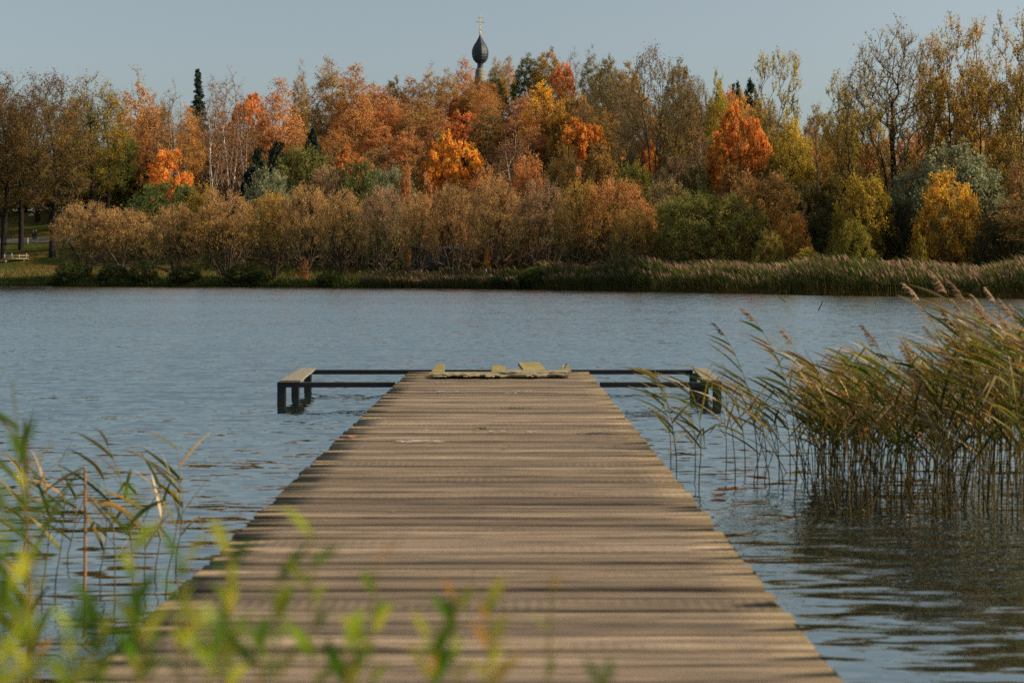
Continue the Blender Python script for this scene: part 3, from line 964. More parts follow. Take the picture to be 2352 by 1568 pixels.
# --- evergreens
for px, top, w, s, var, lab in [
    (592, 352, 80, 42, 0, 'lower left black evergreen of the dark pair on the slope'),
    (640, 326, 85, 46, 1, 'wide black evergreen beside the olive green shrub'),
    (716, 304, 62, 56, 0, 'small dark evergreen above the olive green shrub')]:
    plant('yew', px, top, w, EVER, EVERD, lab, s=s, var=var, cat='evergreen')
plant('spruce', 455, 155, 80, (0.06, 0.085, 0.058), EVER, 'dark pointed spruce standing above the left birches', s=94, h=18, cat='spruce')

# --- park trees on the left
LG = 'tall dark park trees on the left'
for k, (px, top, w, d, ca, cb, lab) in enumerate([
    (8, 178, 150, 222, BROWN, OLIVE, 'brown park tree cut off by the left edge'),
    (48, 176, 130, 230, (0.22, 0.13, 0.04), OLIVE, 'second dark park tree from the left edge'),
    (120, 180, 150, 220, BROWN, OLIVE, 'park tree with the thick straight trunk on the lawn'),
    (212, 176, 130, 244, (0.36, 0.20, 0.03), (0.16, 0.14, 0.025), 'golden topped park tree behind the two trunks on the slope'),
    (165, 196, 110, 256, (0.30, 0.17, 0.035), OLIVE, 'rusty park tree behind the thick straight trunk'),
    (246, 212, 110, 248, (0.17, 0.16, 0.025), GREEN, 'yellow green park tree left of the thin birches'),
    (85, 196, 120, 260, (0.27, 0.15, 0.04), OLIVE, 'orange brown park tree far back on the lawn'),
    (-40, 186, 140, 235, BROWN, OLIVE, 'brown park tree reaching in from beyond the left edge'),
]):
    lf = 0.95 if k in (3, 5) else 0.58  # leaf colours darkened to stand in for the shade on these trees
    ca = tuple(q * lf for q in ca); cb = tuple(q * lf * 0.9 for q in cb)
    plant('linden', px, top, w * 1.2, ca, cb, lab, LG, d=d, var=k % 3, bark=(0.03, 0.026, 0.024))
for k, (px, top, w, d, ca, cb, lab) in enumerate([
    (258, 330, 110, 262, (0.26, 0.22, 0.03), (0.15, 0.14, 0.02), 'yellow green understorey tree behind the park trunks'),
    (175, 350, 120, 272, (0.24, 0.19, 0.03), OLIVE, 'yellowish understorey tree far back between the park trunks'),
    (60, 360, 130, 276, (0.22, 0.17, 0.03), OLIVE, 'dim yellow understorey tree behind the leftmost trunks'),
    (320, 340, 110, 262, (0.20, 0.16, 0.03), GREEN, 'olive understorey tree left of the small orange maple'),
    (-20, 370, 130, 270, (0.15, 0.13, 0.03), OLIVE, 'dull understorey tree at the far left edge'),
    (420, 330, 110, 268, BROWN, OLIVE, 'brown understorey tree behind the small orange maple'),
    (120, 400, 130, 285, (0.17, 0.12, 0.03), OLIVE, 'low brown understorey tree deep in the park'),
]):
    plant('leafy', px, top, w, ca, cb, lab, 'understorey behind the park trees', d=d, var=k % 3, bark=(0.04, 0.034, 0.03))

# --- feature maples
MG = 'orange maples on the hillside'
for k, (px, top, w, s, ca, cb, lab) in enumerate([
    (388, 336, 112, 38, ORANGE, DORANGE, 'small bright orange maple among the left birches'),
    (572, 205, 95, 90, (0.50, 0.19, 0.04), DORANGE, 'orange maple crown glowing behind the white birches'),
    (800, 342, 140, 46, (0.50, 0.19, 0.045), (0.30, 0.12, 0.04), 'orange pink maple low on the slope above the green shrubs'),
    (1045, 304, 138, 50, (0.66, 0.26, 0.035), DORANGE, 'brightest round orange maple in the middle of the hillside'),
    (1008, 318, 90, 56, DORANGE, (0.28, 0.09, 0.02), 'darker red orange maple left of the brightest one'),
    (1338, 262, 115, 62, ORANGE, (0.40, 0.12, 0.025), 'orange maple right of the golden tree'),
    (1492, 328, 62, 60, (0.60, 0.22, 0.03), DORANGE, 'little orange maple under the bare oaks'),
    (1700, 240, 160, 50, (0.48, 0.18, 0.035), (0.33, 0.125, 0.03), 'big deep orange maple on the right of the hill'),
    (1065, 250, 95, 78, (0.48, 0.17, 0.05), (0.32, 0.11, 0.03), 'red orange maple above the brightest one'),
    (1052, 222, 60, 92, (0.50, 0.14, 0.03), DORANGE, 'small red maple below the church cupola'),
    (770, 310, 100, 66, (0.45, 0.15, 0.03), BROWN, 'patchy orange maple behind the dark evergreen'),
    (1293, 142, 60, 118, (0.50, 0.18, 0.07), RUSSET, 'salmon maple top high on the hill crest'),
    (1668, 200, 70, 88, (0.42, 0.17, 0.06), RUSSET, 'faded orange maple between the pines and the yellow green tree'),
    (1765, 330, 60, 62, (0.55, 0.20, 0.03), DORANGE, 'orange tree peeking out right of the big deep orange maple'),
]):
    plant('maple', px, top, w, ca, cb, lab, MG, s=s, var=k % 4, bark=(0.045, 0.035, 0.03), cat='maple')

plant('larch', 1242, 186, 110, (0.52, 0.275, 0.03), (0.38, 0.18, 0.03), 'bright golden yellow tree in the middle of the hill', s=72, var=0)
plant('larch', 1290, 232, 80, (0.46, 0.24, 0.04), OCHRE, 'duller golden tree right of the bright golden one', s=66, var=1)

# --- birches with pale trunks
BG = 'birches with pale trunks'
for k, (kind, px, top, w, s, ca, cb, lab) in enumerate([
    ('birch', 312, 162, 110, 72, RUSSET, OCHRE, 'russet birch with pale trunk right of the park trees'),
    ('birch', 352, 205, 80, 66, RUSSET, BROWN, 'russet birch directly above the small orange maple'),
    ('bare_birch', 398, 184, 90, 60, GREYBR, OCHRE, 'thin grey birch with two white trunks beside the spruce'),
    ('bare_birch', 492, 168, 95, 50, GREYBR, RUSSET, 'bare white birch just right of the spruce'),
    ('bare_birch', 528, 154, 115, 56, (0.30, 0.17, 0.10), RUSSET, 'tallest bare white birch with pinkish twigs'),
    ('bare_birch', 560, 200, 80, 46, GREYBR, RUSSET, 'bare birch with a very thin white stem above the willows'),
    ('birch', 432, 235, 80, 70, RUSSET, OCHRE, 'short russet birch left of the spruce foot'),
    ('birch', 640, 172, 110, 70, (0.42, 0.21, 0.085), RUSSET, 'broad salmon brown birch above the dark evergreens'),
    ('birch', 690, 143, 50, 100, (0.36, 0.19, 0.05), OLIVE, 'narrow birch top poking above the ridge'),
    ('birch', 755, 122, 95, 86, (0.36, 0.20, 0.06), OLIVE, 'tall weeping birch left of the highest left crown'),
    ('birch', 812, 140, 100, 84, (0.36, 0.19, 0.055), RUSSET, 'tall ochre birch forming the highest left crown'),
    ('bare_birch', 1182, 246, 100, 44, (0.34, 0.17, 0.095), RUSSET, 'pinkish birch with a white forked trunk above the willows'),
    ('bare_birch', 1602, 252, 70, 50, GREYBR, RUSSET, 'leafless white birch left of the big deep orange maple'),
    ('birch', 1140, 126, 50, 118, (0.34, 0.18, 0.05), YGREEN, 'narrow yellowish birch just right of the cupola'),
    ('birch', 1168, 124, 48, 122, (0.36, 0.20, 0.07), OCHRE, 'second birch right of the cupola'),
    ('bare_birch', 1268, 190, 70, 92, GREYBR, RUSSET, 'grey birch behind the golden yellow tree'),
]):
    plant(kind, px, top, w, ca, cb, lab, BG, s=s, var=k % 4, cat='birch')

# --- oaks, bare and grey, right of the middle
OG = 'bare grey oaks on the hill'
for k, (px, top, w, s, ca, cb, lab) in enumerate([
    (1395, 168, 150, 74, (0.16, 0.12, 0.06), OLIVE, 'dark bare oak behind the orange maple'),
    (1500, 112, 165, 58, (0.20, 0.13, 0.055), OLIVE, 'largest bare oak with a forked black trunk'),
    (1568, 165, 130, 62, (0.18, 0.13, 0.055), OLIVE, 'spreading bare oak right of the largest oak'),
    (1452, 200, 110, 66, GREYBR, OLIVE, 'small bare oak left of the largest oak'),
    (1600, 178, 90, 84, GREYBR, OLIVE, 'grey oak top falling away on the ridge'),
]):
    plant('oak', px, top, w, ca, cb, lab, OG, s=s, var=k % 3, bark=(0.055, 0.047, 0.042), cat='oak')

# --- crest of the hill
for k, (kind, px, top, w, s, ca, cb, lab) in enumerate([
    ('leafy', 1213, 126, 80, 118, (0.13, 0.12, 0.03), GREEN, 'dark green broadleaf on the crest right of the birches'),
    ('leafy', 1262, 112, 95, 122, (0.30, 0.18, 0.04), OLIVE, 'ochre broadleaf on the crest'),
    ('bare_birch', 1318, 108, 60, 124, GREYBR, OCHRE, 'thin grey tree top on the crest'),
    ('birch', 1358, 106, 56, 126, (0.20, 0.17, 0.045), OLIVE, 'pointed olive tree top on the crest'),
    ('leafy', 1398, 128, 80, 122, (0.18, 0.13, 0.04), OLIVE, 'olive brown tree right of the pointed tree top'),
    ('leafy', 1445, 140, 80, 116, (0.26, 0.15, 0.04), OCHRE, 'brown tree behind the largest bare oak'),
    ('leafy', 1560, 140, 90, 112, (0.20, 0.14, 0.04), OLIVE, 'dull tree top on the ridge behind the oaks'),
    ('leafy', 1648, 166, 62, 72, (0.30, 0.24, 0.03), YGREEN, 'yellow green narrow tree right of the bare oaks'),
    ('pine', 1690, 196, 44, 112, (0.035, 0.055, 0.025), EVER, 'left dark pine on the sinking ridge'),
    ('pine', 1725, 192, 50, 110, (0.035, 0.055, 0.025), EVER, 'right dark pine on the sinking ridge'),
    ('leafy', 905, 178, 80, 110, (0.16, 0.10, 0.04), OLIVE, 'low dark tree in the dip of the ridge'),
    ('birch', 945, 172, 80, 112, (0.34, 0.17, 0.06), RUSSET, 'rusty birch top in the dip left of the cupola'),
    ('birch', 992, 146, 70, 116, (0.28, 0.18, 0.06), OCHRE, 'pale birch top rising left of the cupola'),
    ('birch', 1030, 150, 60, 120, (0.34, 0.19, 0.06), OCHRE, 'slim birch top second left of the cupola'),
    ('birch', 1068, 128, 70, 146, (0.42, 0.19, 0.06), RUSSET, 'orange birch top behind the left of the cupola'),
    ('leafy', 1136, 172, 60, 108, (0.11, 0.12, 0.03), GREEN, 'small green tree against the church pedestal'),
    ('birch', 1084, 184, 66, 112, (0.40, 0.18, 0.07), RUSSET, 'rusty birch directly in front of the church pedestal on its left'),
    ('birch', 1112, 192, 62, 108, (0.36, 0.16, 0.06), RUSSET, 'rusty birch covering the foot of the church pedestal'),
    ('leafy', 1098, 180, 90, 114, (0.34, 0.16, 0.05), RUSSET, 'dense russet tree in front of the church pedestal'),
    ('leafy', 1122, 184, 76, 108, (0.36, 0.17, 0.055), RUSSET, 'bushy russet tree right below the church pedestal'),
    ('leafy', 860, 192, 80, 108, (0.32, 0.17, 0.05), RUSSET, 'brown tree right of the highest left crown'),
]):
    plant(kind, px, top, w, ca, cb, lab, 'trees on the hill crest', s=s, var=k % 3)

# --- russet filler trees massed on the slope
FL = 'one of the russet trees massed on the slope between maples and cupola'
rf = random.Random(5)
fill = []
for row, (s, y0, xs_) in enumerate([
    (100, 205, range(600, 1310, 54)),
    (84, 250, range(590, 1340, 54)),
    (66, 300, range(620, 1330, 54)),
    (50, 350, range(850, 1300, 56)),
]):
    for x in xs_:
        px = x + rf.uniform(-18, 18) + (row % 2) * 28
        top = y0 + rf.uniform(-24, 24) + 45 * (abs(px - 1080) / 420) ** 2
        fill.append((px, top, s + rf.uniform(-8, 8)))
PALF = [(RUSSET, BROWN), ((0.34, 0.18, 0.06), OCHRE), ((0.40, 0.18, 0.065), RUSSET), ((0.27, 0.15, 0.055), OLIVE), (GREYBR, RUSSET), ((0.38, 0.19, 0.085), BROWN)]
FEAT = [(1045, 50, 300), (1008, 56, 315), (1338, 62, 260), (1700, 50, 240), (1242, 72, 186), (1290, 66, 230), (800, 46, 340), (1492, 60, 325), (1182, 44, 246), (640, 70, 175), (1065, 78, 250), (1500, 58, 112), (1568, 62, 165)]
def blocked(px, s, top):
    return any(abs(px - fx) < 52 and s < fs + 5 and top < ft + 100 for fx, fs, ft in FEAT)
for k, (px, top, s) in enumerate(fill):
    if blocked(px, s, top): continue
    ca, cb = PALF[rf.randrange(len(PALF))]
    kind = rf.choice(['birch', 'birch', 'birch', 'leafy', 'leafy', 'bare_birch'])
    plant(kind, px, top, rf.uniform(84, 118), ca, cb, FL, 'russet trees massed on the slope', skip_low=True, s=s, var=rf.randrange(4) if kind != 'leafy' else rf.randrange(3))
FR = 'one of the dull olive trees packed behind the bare oaks and maples'
for k in range(26):
    px = 1310 + k * 24 + rf.uniform(-12, 12)
    s = rf.choice([60, 78, 95])
    top = {60: 290, 78: 245, 95: 205}[s] + rf.uniform(-20, 20) + max(0, (px - 1600) / 250) * 45
    ca, cb = rf.choice([((0.27, 0.17, 0.045), OLIVE), ((0.25, 0.16, 0.045), OLIVE), (GREYBR, OLIVE), ((0.36, 0.19, 0.05), OCHRE), ((0.33, 0.16, 0.05), BROWN)])
    if blocked(px, s, top): continue
    plant(rf.choice(['leafy', 'leafy', 'birch']), px, top, rf.uniform(80, 110), ca, cb, FR, 'olive trees packed behind the oaks', skip_low=True, s=s, var=k % 3)
FLF = 'one of the brown trees filling the wood behind the left birches'
for k in range(12):
    px = 300 + k * 27 + rf.uniform(-10, 10)
    plant(rf.choice(['leafy', 'birch']), px, 250 + rf.uniform(-20, 60), rf.uniform(75, 100), *rf.choice([(BROWN, OLIVE), (RUSSET, BROWN), ((0.20, 0.14, 0.04), OLIVE)]),
          FLF, 'brown wood behind the left birches', s=rf.uniform(78, 100), var=k % 3)

FLB = 'one of the dim brown trees closing the view deep behind the park trunks'
for k in range(17):
    px = -60 + k * 41 + rf.uniform(-10, 10)
    plant('leafy', px, 345 + rf.uniform(-40, 40), rf.uniform(100, 130), *rf.choice([(BROWN, OLIVE), ((0.20, 0.15, 0.03), OLIVE), ((0.24, 0.18, 0.03), (0.12, 0.11, 0.02))]),
          FLB, 'dim trees deep behind the park', d=285 + rf.uniform(0, 25), var=k % 3)
# --- right hand group
RG = 'tall thin trees on the right'
plant('airy', 1786, 134, 150, (0.36, 0.27, 0.05), YGREEN, 'open fan shaped tree standing alone against the sky', RG, s=64, var=0, bark=(0.05, 0.045, 0.04))
plant('leafy', 1815, 256, 120, (0.36, 0.26, 0.04), YGREEN, 'yellow leaved tree below the open fan shaped one', RG, s=56, var=1)
plant('snag', 1874, 220, 28, GREYBR, OLIVE, 'thin bare pole like tree rising from the dark gap', RG, s=50, bark=(0.06, 0.05, 0.05))
plant('poplar', 1925, 168, 85, (0.42, 0.31, 0.05), (0.20, 0.17, 0.03), 'short golden poplar left of the broad fine branched tree', RG, s=72, h=18, var=0, bark=(0.05, 0.045, 0.04))
plant('big_tree', 2052, 58, 300, (0.34, 0.23, 0.04), (0.18, 0.13, 0.03), 'broad tree with a fan of fine dark branches', RG, s=52, var=0, bark=(0.032, 0.028, 0.026))
for k, (px, top, w, s, ca, cb, lab) in enumerate([
    (2183, 44, 125, 60, (0.42, 0.26, 0.04), (0.22, 0.15, 0.03), 'poplar right beside the broad fine branched tree'),
    (2248, 54, 125, 58, (0.42, 0.26, 0.04), (0.22, 0.15, 0.03), 'poplar in the middle of the right hand row'),
    (2305, 42, 120, 66, (0.40, 0.24, 0.04), (0.20, 0.14, 0.03), 'poplar second from the right edge'),
    (2352, 38, 135, 60, (0.32, 0.21, 0.04), OLIVE, 'poplar cut by the right edge of the picture'),
    (2140, 80, 80, 76, (0.40, 0.25, 0.04), OCHRE, 'thin poplar behind the broad fine branched tree'),
    (1990, 160, 80, 80, (0.40, 0.29, 0.05), YGREEN, 'poplar half hidden behind the left of the broad tree'),
]):
    plant('poplar', px, top, w, ca, cb, lab, RG, s=s, var=k % 3, bark=(0.035, 0.03, 0.028), cat='poplar')
FRT = 'one of the orange and olive trees seen between the right hand poplar trunks'
for k in range(16):
    px = 1830 + k * 35 + rf.uniform(-10, 10)
    s = rf.uniform(66, 90)
    top = 300 + rf.uniform(-30, 40)
    ca, cb = rf.choice([((0.42, 0.22, 0.04), OCHRE), ((0.30, 0.20, 0.04), OLIVE), ((0.45, 0.17, 0.04), RUSSET), ((0.26, 0.20, 0.04), YGREEN)])
    plant('leafy', px, top, rf.uniform(70, 105), ca, cb, FRT, 'trees between the right hand trunks', s=s, var=k % 3)
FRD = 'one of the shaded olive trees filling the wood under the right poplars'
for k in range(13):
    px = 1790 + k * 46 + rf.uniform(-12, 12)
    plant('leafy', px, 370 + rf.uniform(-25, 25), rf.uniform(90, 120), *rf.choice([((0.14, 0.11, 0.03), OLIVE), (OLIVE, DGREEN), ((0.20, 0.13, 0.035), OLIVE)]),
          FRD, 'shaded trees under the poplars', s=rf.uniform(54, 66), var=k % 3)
# neighbours just outside the picture on the right, whose shadows fall across the reeds
for k, (x, y, h) in enumerate([(41, 104, 9), (47, 116, 11)]):
    px = VX + x * F / y
    plant('linden', px, HY - (h - 1) * F / y, 330, BROWN, OLIVE, 'shade tree standing just beyond the right edge', 'trees just right of the view', d=y, var=k % 3, bark=(0.04, 0.034, 0.03))

# ------------------------------------------------------------------ church on the hill
M['dome'] = simple('slate_green_dome_shingles', (0.030, 0.045, 0.050), 0.5, 0.2, 3.0, 0.35)
M['gilt'] = simple('gilded_metal', (0.85, 0.50, 0.14), 0.3, 0.9)
M['stone'] = simple('pale_stone_blocks', (0.19, 0.165, 0.12), 0.85, 0, 3.0, 0.25)
M['darkroof'] = simple('dark_roofing', (0.03, 0.035, 0.04), 0.7, 0, 2.0, 0.3)

def lathe(name, prof, n=16, smooth=False, rot=0.0):
    V, Q = [], []
    for r_, z in prof:
        for k in range(n):
            a = 2 * PI * k / n + rot
            V.append((r_ * math.cos(a), r_ * math.sin(a), z))
    for i in range(len(prof) - 1):
        for k in range(n):
            k2 = (k + 1) % n
            Q.append((i * n + k, i * n + k2, (i + 1) * n + k2, (i + 1) * n + k))
    me = np_mesh(name, V, Q, smooth=smooth)
    return me

CD = 288.0
cx = (1103 - VX) * CD / F
zz = lambda py: HC + (HY - py) * CD / F
u = CD / F
gz = float(ground(cx, CD))
ch = empty('church', (cx, CD, gz), 'church with a dark onion dome and gilded cross above the autumn trees', 'church', rz=math.radians(33))
H0 = lambda py: zz(py) - gz
# hidden body of the church below the trees
v, q = box_v(-4.5, 4.5, -4.5, 4.5, -0.5, H0(300))
link('wall', np_mesh('church_wall', v, q), M['stone'], ch)
V = [(-5, -5, H0(299)), (5, -5, H0(299)), (5, 5, H0(299)), (-5, 5, H0(299)), (-0.9, -0.9, H0(226)), (0.9, -0.9, H0(226)), (0.9, 0.9, H0(226)), (-0.9, 0.9, H0(226))]
link('roof', np_mesh('church_roof', V, [(0, 1, 5, 4), (1, 2, 6, 5), (2, 3, 7, 6), (3, 0, 4, 7), (4, 5, 6, 7)]), M['darkroof'], ch)
# square stone pedestal tapering up, in stepped block courses
S = Soup()
courses = 9
rr = random.Random(3)
for i in range(courses):
    y0 = 226 - (226 - 158) * i / courses; y1 = 226 - (226 - 158) * (i + 1) / courses
    a0 = (12.6 - 5.2 * (i / courses)) * u; a1 = (12.6 - 5.2 * ((i + 0.93) / courses)) * u
    z0, z1 = H0(y0), H0(y1 + 0.35)
    V = [(-a0, -a0, z0), (a0, -a0, z0), (a0, a0, z0), (-a0, a0, z0), (-a1, -a1, z1), (a1, -a1, z1), (a1, a1, z1), (-a1, a1, z1)]
    Q = [(0, 1, 5, 4), (1, 2, 6, 5), (2, 3, 7, 6), (3, 0, 4, 7), (4, 5, 6, 7)]
    S.add(V, Q)
link('pedestal', S.mesh('church_pedestal'), M['stone'], ch)
link('drum', lathe('church_drum', [(0.1, H0(161)), (8.2 * u, H0(161)), (7.4 * u, H0(158)), (6.6 * u, H0(147)), (7.6 * u, H0(145)), (0.1, H0(144.5))], 8, rot=PI / 8), M['dome'], ch)
dome_prof = [(5.5, 146), (11, 143.5), (15.5, 138), (18.2, 131), (19.2, 124), (18.8, 117.5), (17, 110.5), (13.6, 103.5), (9.8, 97.5), (6.4, 92), (3.6, 86.5), (2.0, 81), (1.7, 79)]
dome = link('onion_dome', lathe('church_onion', [(a * u, H0(b)) for a, b in dome_prof], 8, rot=PI / 8), M['dome'], ch)
# overlapping shingles on the dome faces
S = Soup()
for i in range(len(dome_prof) - 3):
    for sub in range(2):
        f0 = i + sub * 0.5
        def ring(f):
            i0 = int(f); t = f - i0
            a = dome_prof[i0]; b = dome_prof[min(i0 + 1, len(dome_prof) - 1)]
            return (a[0] * (1 - t) + b[0] * t) * u, H0(a[1] * (1 - t) + b[1] * t)
        ra, za = ring(f0); rb, zb = ring(f0 + 0.62)
        for side in range(8):
            a0 = PI / 8 + side * PI / 4; a1 = a0 + PI / 4
            p0 = np.array([math.cos(a0), math.sin(a0)]); p1 = np.array([math.cos(a1), math.sin(a1)])
            nsh = max(2, int(ra / u / 4))
            for j in range(nsh):
                t0 = (j + 0.5 * (sub % 2) * 0.6) / nsh; t1 = min(1.0, t0 + 0.92 / nsh)
                if t0 >= 1: continue
                tm = (t0 + t1) / 2
                e = 0.045 + 0.03 * rr.random()
                lo0 = (p0 * (1 - t0) + p1 * t0) * (ra + e); lo1 = (p0 * (1 - t1) + p1 * t1) * (ra + e)
                hi = (p0 * (1 - tm) + p1 * tm) * (rb + 0.01)
                bm_ = (p0 * (1 - tm) + p1 * tm) * (ra + e * 1.3)
                S.add([(lo0[0], lo0[1], za), (bm_[0], bm_[1], za - 0.10), (lo1[0], lo1[1], za), (hi[0], hi[1], zb)], [(0, 1, 2, 3)])
link('shingles', S.mesh('dome_shingles'), M['dome'], dome)
link('finial', lathe('church_finial', [(1.9 * u, H0(82)), (1.5 * u, H0(79)), (0.75 * u, H0(73.5))], 12, True), M['gilt'], ch)
link('ball', lathe('church_ball', [(0.02, H0(72.2)), (1.6 * u, H0(73)), (2.5 * u, H0(75)), (1.6 * u, H0(77)), (0.02, H0(77.8))][::-1], 14, True), M['gilt'], ch)
S = Soup()
def bar(p, q, r_):
    v, f = tube([p, q], [r_, r_], 6); S.add(v, f)
cr = math.radians(-33)   # the cross faces the lake
cdir = np.array([math.cos(cr), math.sin(cr)])
bar((0, 0, H0(73)), (0, 0, H0(34)), 0.075)
for yl, yr, hw in ((41, 41.6, 4.4), (50.5, 52, 10), (66.5, 73.8 - 2, 3.6)):
    bar((*(cdir * -hw * u), H0(yl)), (*(cdir * hw * u), H0(yr)), 0.06)
link('cross', S.mesh('church_cross'), M['gilt'], ch)

# ------------------------------------------------------------------ ground cover of the far bank
rs = np.random.RandomState(11)
def blades(x, y, z, h, w, lean, col0, col1, n_=None):
    """bent grass blades: two quads each"""
    n = len(x)
    a = rs.rand(n) * PI
    dx, dy = np.cos(a) * w, np.sin(a) * w
    lx = lean[0] * h + (rs.rand(n) - 0.5) * 0.35 * h; ly = lean[1] * h + (rs.rand(n) - 0.5) * 0.35 * h
    def pt(t, f): return np.stack([x + lx * t * t, y + ly * t * t, z + h * t * (1 - 0.12 * t)], -1), f
    P0, P1, P2 = pt(0, 1)[0], pt(0.55, 1)[0], pt(1, 1)[0]
    D_ = np.stack([dx, dy, 0 * dx], -1)
    V = np.stack([P0 - D_, P0 + D_, P1 - D_ * 0.8, P1 + D_ * 0.8, P2 - D_ * 0.15, P2 + D_ * 0.15], 1).reshape(-1, 3)
    b = np.arange(n)[:, None] * 6
    Q = np.concatenate([b + np.array([[0, 1, 3, 2]]), b + np.array([[2, 3, 5, 4]])], 0)
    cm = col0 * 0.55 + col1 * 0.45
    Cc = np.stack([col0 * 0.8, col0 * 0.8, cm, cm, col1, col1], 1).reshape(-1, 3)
    return V, Q, Cc

def cpal(n, cols, jit=0.25):
    c = np.array(cols)[rs.randint(0, len(cols), n)]
    return np.clip(c * (1 + (rs.rand(n, 1) - 0.5) * 2 * jit), 0, 1)

# dark weedy fringe at the water's edge
n = 15000
x = rs.uniform(-78, 6, n); s_ = rs.uniform(-0.7, 5.0, n) ** 1.0
y = shore(x) + s_
z = np.maximum(ground(x, y), -0.05)
h = (0.30 + 0.55 * rs.rand(n)) * (1.15 - 0.1 * s_)
tall = np.array([noise.noise(Vector((a * 0.30, b * 0.5, 0))) for a, b in zip(x, s_)])
h *= np.clip(0.95 + 1.1 * tall, 0.3, 2)
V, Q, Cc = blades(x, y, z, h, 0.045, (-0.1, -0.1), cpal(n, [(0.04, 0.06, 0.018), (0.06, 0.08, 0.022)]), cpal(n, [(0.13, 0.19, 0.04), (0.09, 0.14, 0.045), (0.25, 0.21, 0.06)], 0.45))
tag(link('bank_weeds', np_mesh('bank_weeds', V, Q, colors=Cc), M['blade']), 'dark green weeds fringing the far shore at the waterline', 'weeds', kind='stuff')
# dry tall grass on the bank behind it
n = 16000
x = rs.uniform(-80, 8, n); s_ = 3.5 + 9 * rs.rand(n) ** 1.3
y = shore(x) + s_
z = ground(x, y)
h = 0.25 + 0.75 * rs.rand(n)
V, Q, Cc = blades(x, y, z, h, 0.035, (-0.15, 0), cpal(n, [(0.08, 0.075, 0.02), (0.10, 0.10, 0.03)]), cpal(n, [(0.42, 0.32, 0.13), (0.34, 0.28, 0.09), (0.18, 0.20, 0.05)]))
tag(link('dry_grass', np_mesh('dry_grass', V, Q, colors=Cc), M['blade']), 'dry yellowish grass on the bank between the willow stems', 'grass', kind='stuff')
# leafy undergrowth under the trees
n = 26000
x = rs.uniform(-85, 48, n); s_ = 13 + 75 * rs.rand(n)
y = shore(x) + s_
lawn = (x < -44 - 0.0 * y) & (s_ < 60)
keep = ~lawn
x, y, s_ = x[keep], y[keep], s_[keep]; n = len(x)
clump = np.array([noise.noise(Vector((a * 0.25, b * 0.25, 0))) for a, b in zip(x, y)])
z = ground(x, y) + rs.rand(n) * np.clip(0.5 + 1.8 * clump, 0.1, 1.8)
V, Q, Cc = blades(x, y, z - 0.1, 0.35 + 0.35 * rs.rand(n), 0.10, (0, 0), cpal(n, [(0.08, 0.08, 0.03), (0.10, 0.07, 0.03)]), cpal(n, [(0.17, 0.15, 0.045), (0.26, 0.15, 0.05), (0.12, 0.14, 0.04)]))
tag(link('undergrowth', np_mesh('undergrowth', V, Q, colors=Cc), M['blade']), 'low brown and green undergrowth below the hillside trees', 'undergrowth', kind='stuff')
# short lawn with fallen leaves on the left
n = 9000
x = rs.uniform(-100, -38, n); s_ = 4 + 62 * rs.rand(n)
y = shore(x) + s_
z = ground(x, y)
V, Q, Cc = blades(x, y, z, 0.10 + 0.12 * rs.rand(n), 0.07, (0, 0), cpal(n, [(0.03, 0.045, 0.01)]), cpal(n, [(0.06, 0.085, 0.018), (0.20, 0.11, 0.025), (0.08, 0.09, 0.02)]))  # blade colours darkened, tree shade put into the lawn
tag(link('park_lawn_grass', np_mesh('park_lawn', V, Q, colors=Cc), M['blade']), 'short lawn grass with fallen leaves between the park trunks', 'lawn', kind='stuff')

# far reed bed on the right, green below and pinkish plumes above
def far_reeds(name, n, x0, x1, smin, smax, hmin, hmax, label, density=None):
    x = rs.uniform(x0, x1, n)
    s_ = smin + (smax - smin) * rs.rand(n) ** 1.25
    y = shore(x) + s_
    z = np.clip(ground(x, y), -0.1, 0.6)
    lump = np.array([noise.noise(Vector((a * 0.22, b * 0.12, 1.7))) for a, b in zip(x, y)])
    h = (hmin + (hmax - hmin) * rs.rand(n) ** 0.7) * (1 + 0.5 * lump)
    h *= np.where(s_ < smin + 2, 0.72, 1.0)
    pieces = Soup()
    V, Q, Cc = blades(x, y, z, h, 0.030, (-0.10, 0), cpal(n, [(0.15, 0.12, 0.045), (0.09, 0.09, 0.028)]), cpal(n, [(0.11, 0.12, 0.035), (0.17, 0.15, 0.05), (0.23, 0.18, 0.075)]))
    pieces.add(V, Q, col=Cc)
    for k in range(2):
        f = 0.35 + 0.45 * rs.rand(n)
        V, Q, Cc = blades(x - 0.16 * h * f * f, y, z + h * f * 0.95, h * (0.26 + 0.16 * rs.rand(n)), 0.035, (-0.9, 0), cpal(n, [(0.07, 0.11, 0.03), (0.11, 0.14, 0.035)]), cpal(n, [(0.12, 0.16, 0.04), (0.22, 0.21, 0.06)]))
        pieces.add(V, Q, col=Cc)
    m = rs.rand(n) < 0.42
    t = 0.93
    V, Q, Cc = blades((x - 0.16 * h * t * t)[m], y[m], (z + h * t * 0.88)[m], (0.34 + 0.2 * rs.rand(m.sum())), 0.085, (-0.45, 0), cpal(m.sum(), [(0.33, 0.20, 0.13), (0.26, 0.16, 0.10)]), cpal(m.sum(), [(0.40, 0.27, 0.18), (0.30, 0.19, 0.12)]))
    pieces.add(V, Q, col=Cc)
    tag(link(name, pieces.mesh(name), M['blade']), label, 'reeds', kind='stuff')
far_reeds('far_reed_bed', 13000, 3.5, 47, -1.5, 26, 1.5, 2.3, 'wide far reed bed with pinkish plumes along the right shore')
far_reeds('far_reed_fringe', 1500, -17.5, 1.0, -1.2, 1.6, 1.0, 1.7, 'narrow green reed fringe at the waterline below the middle willows')

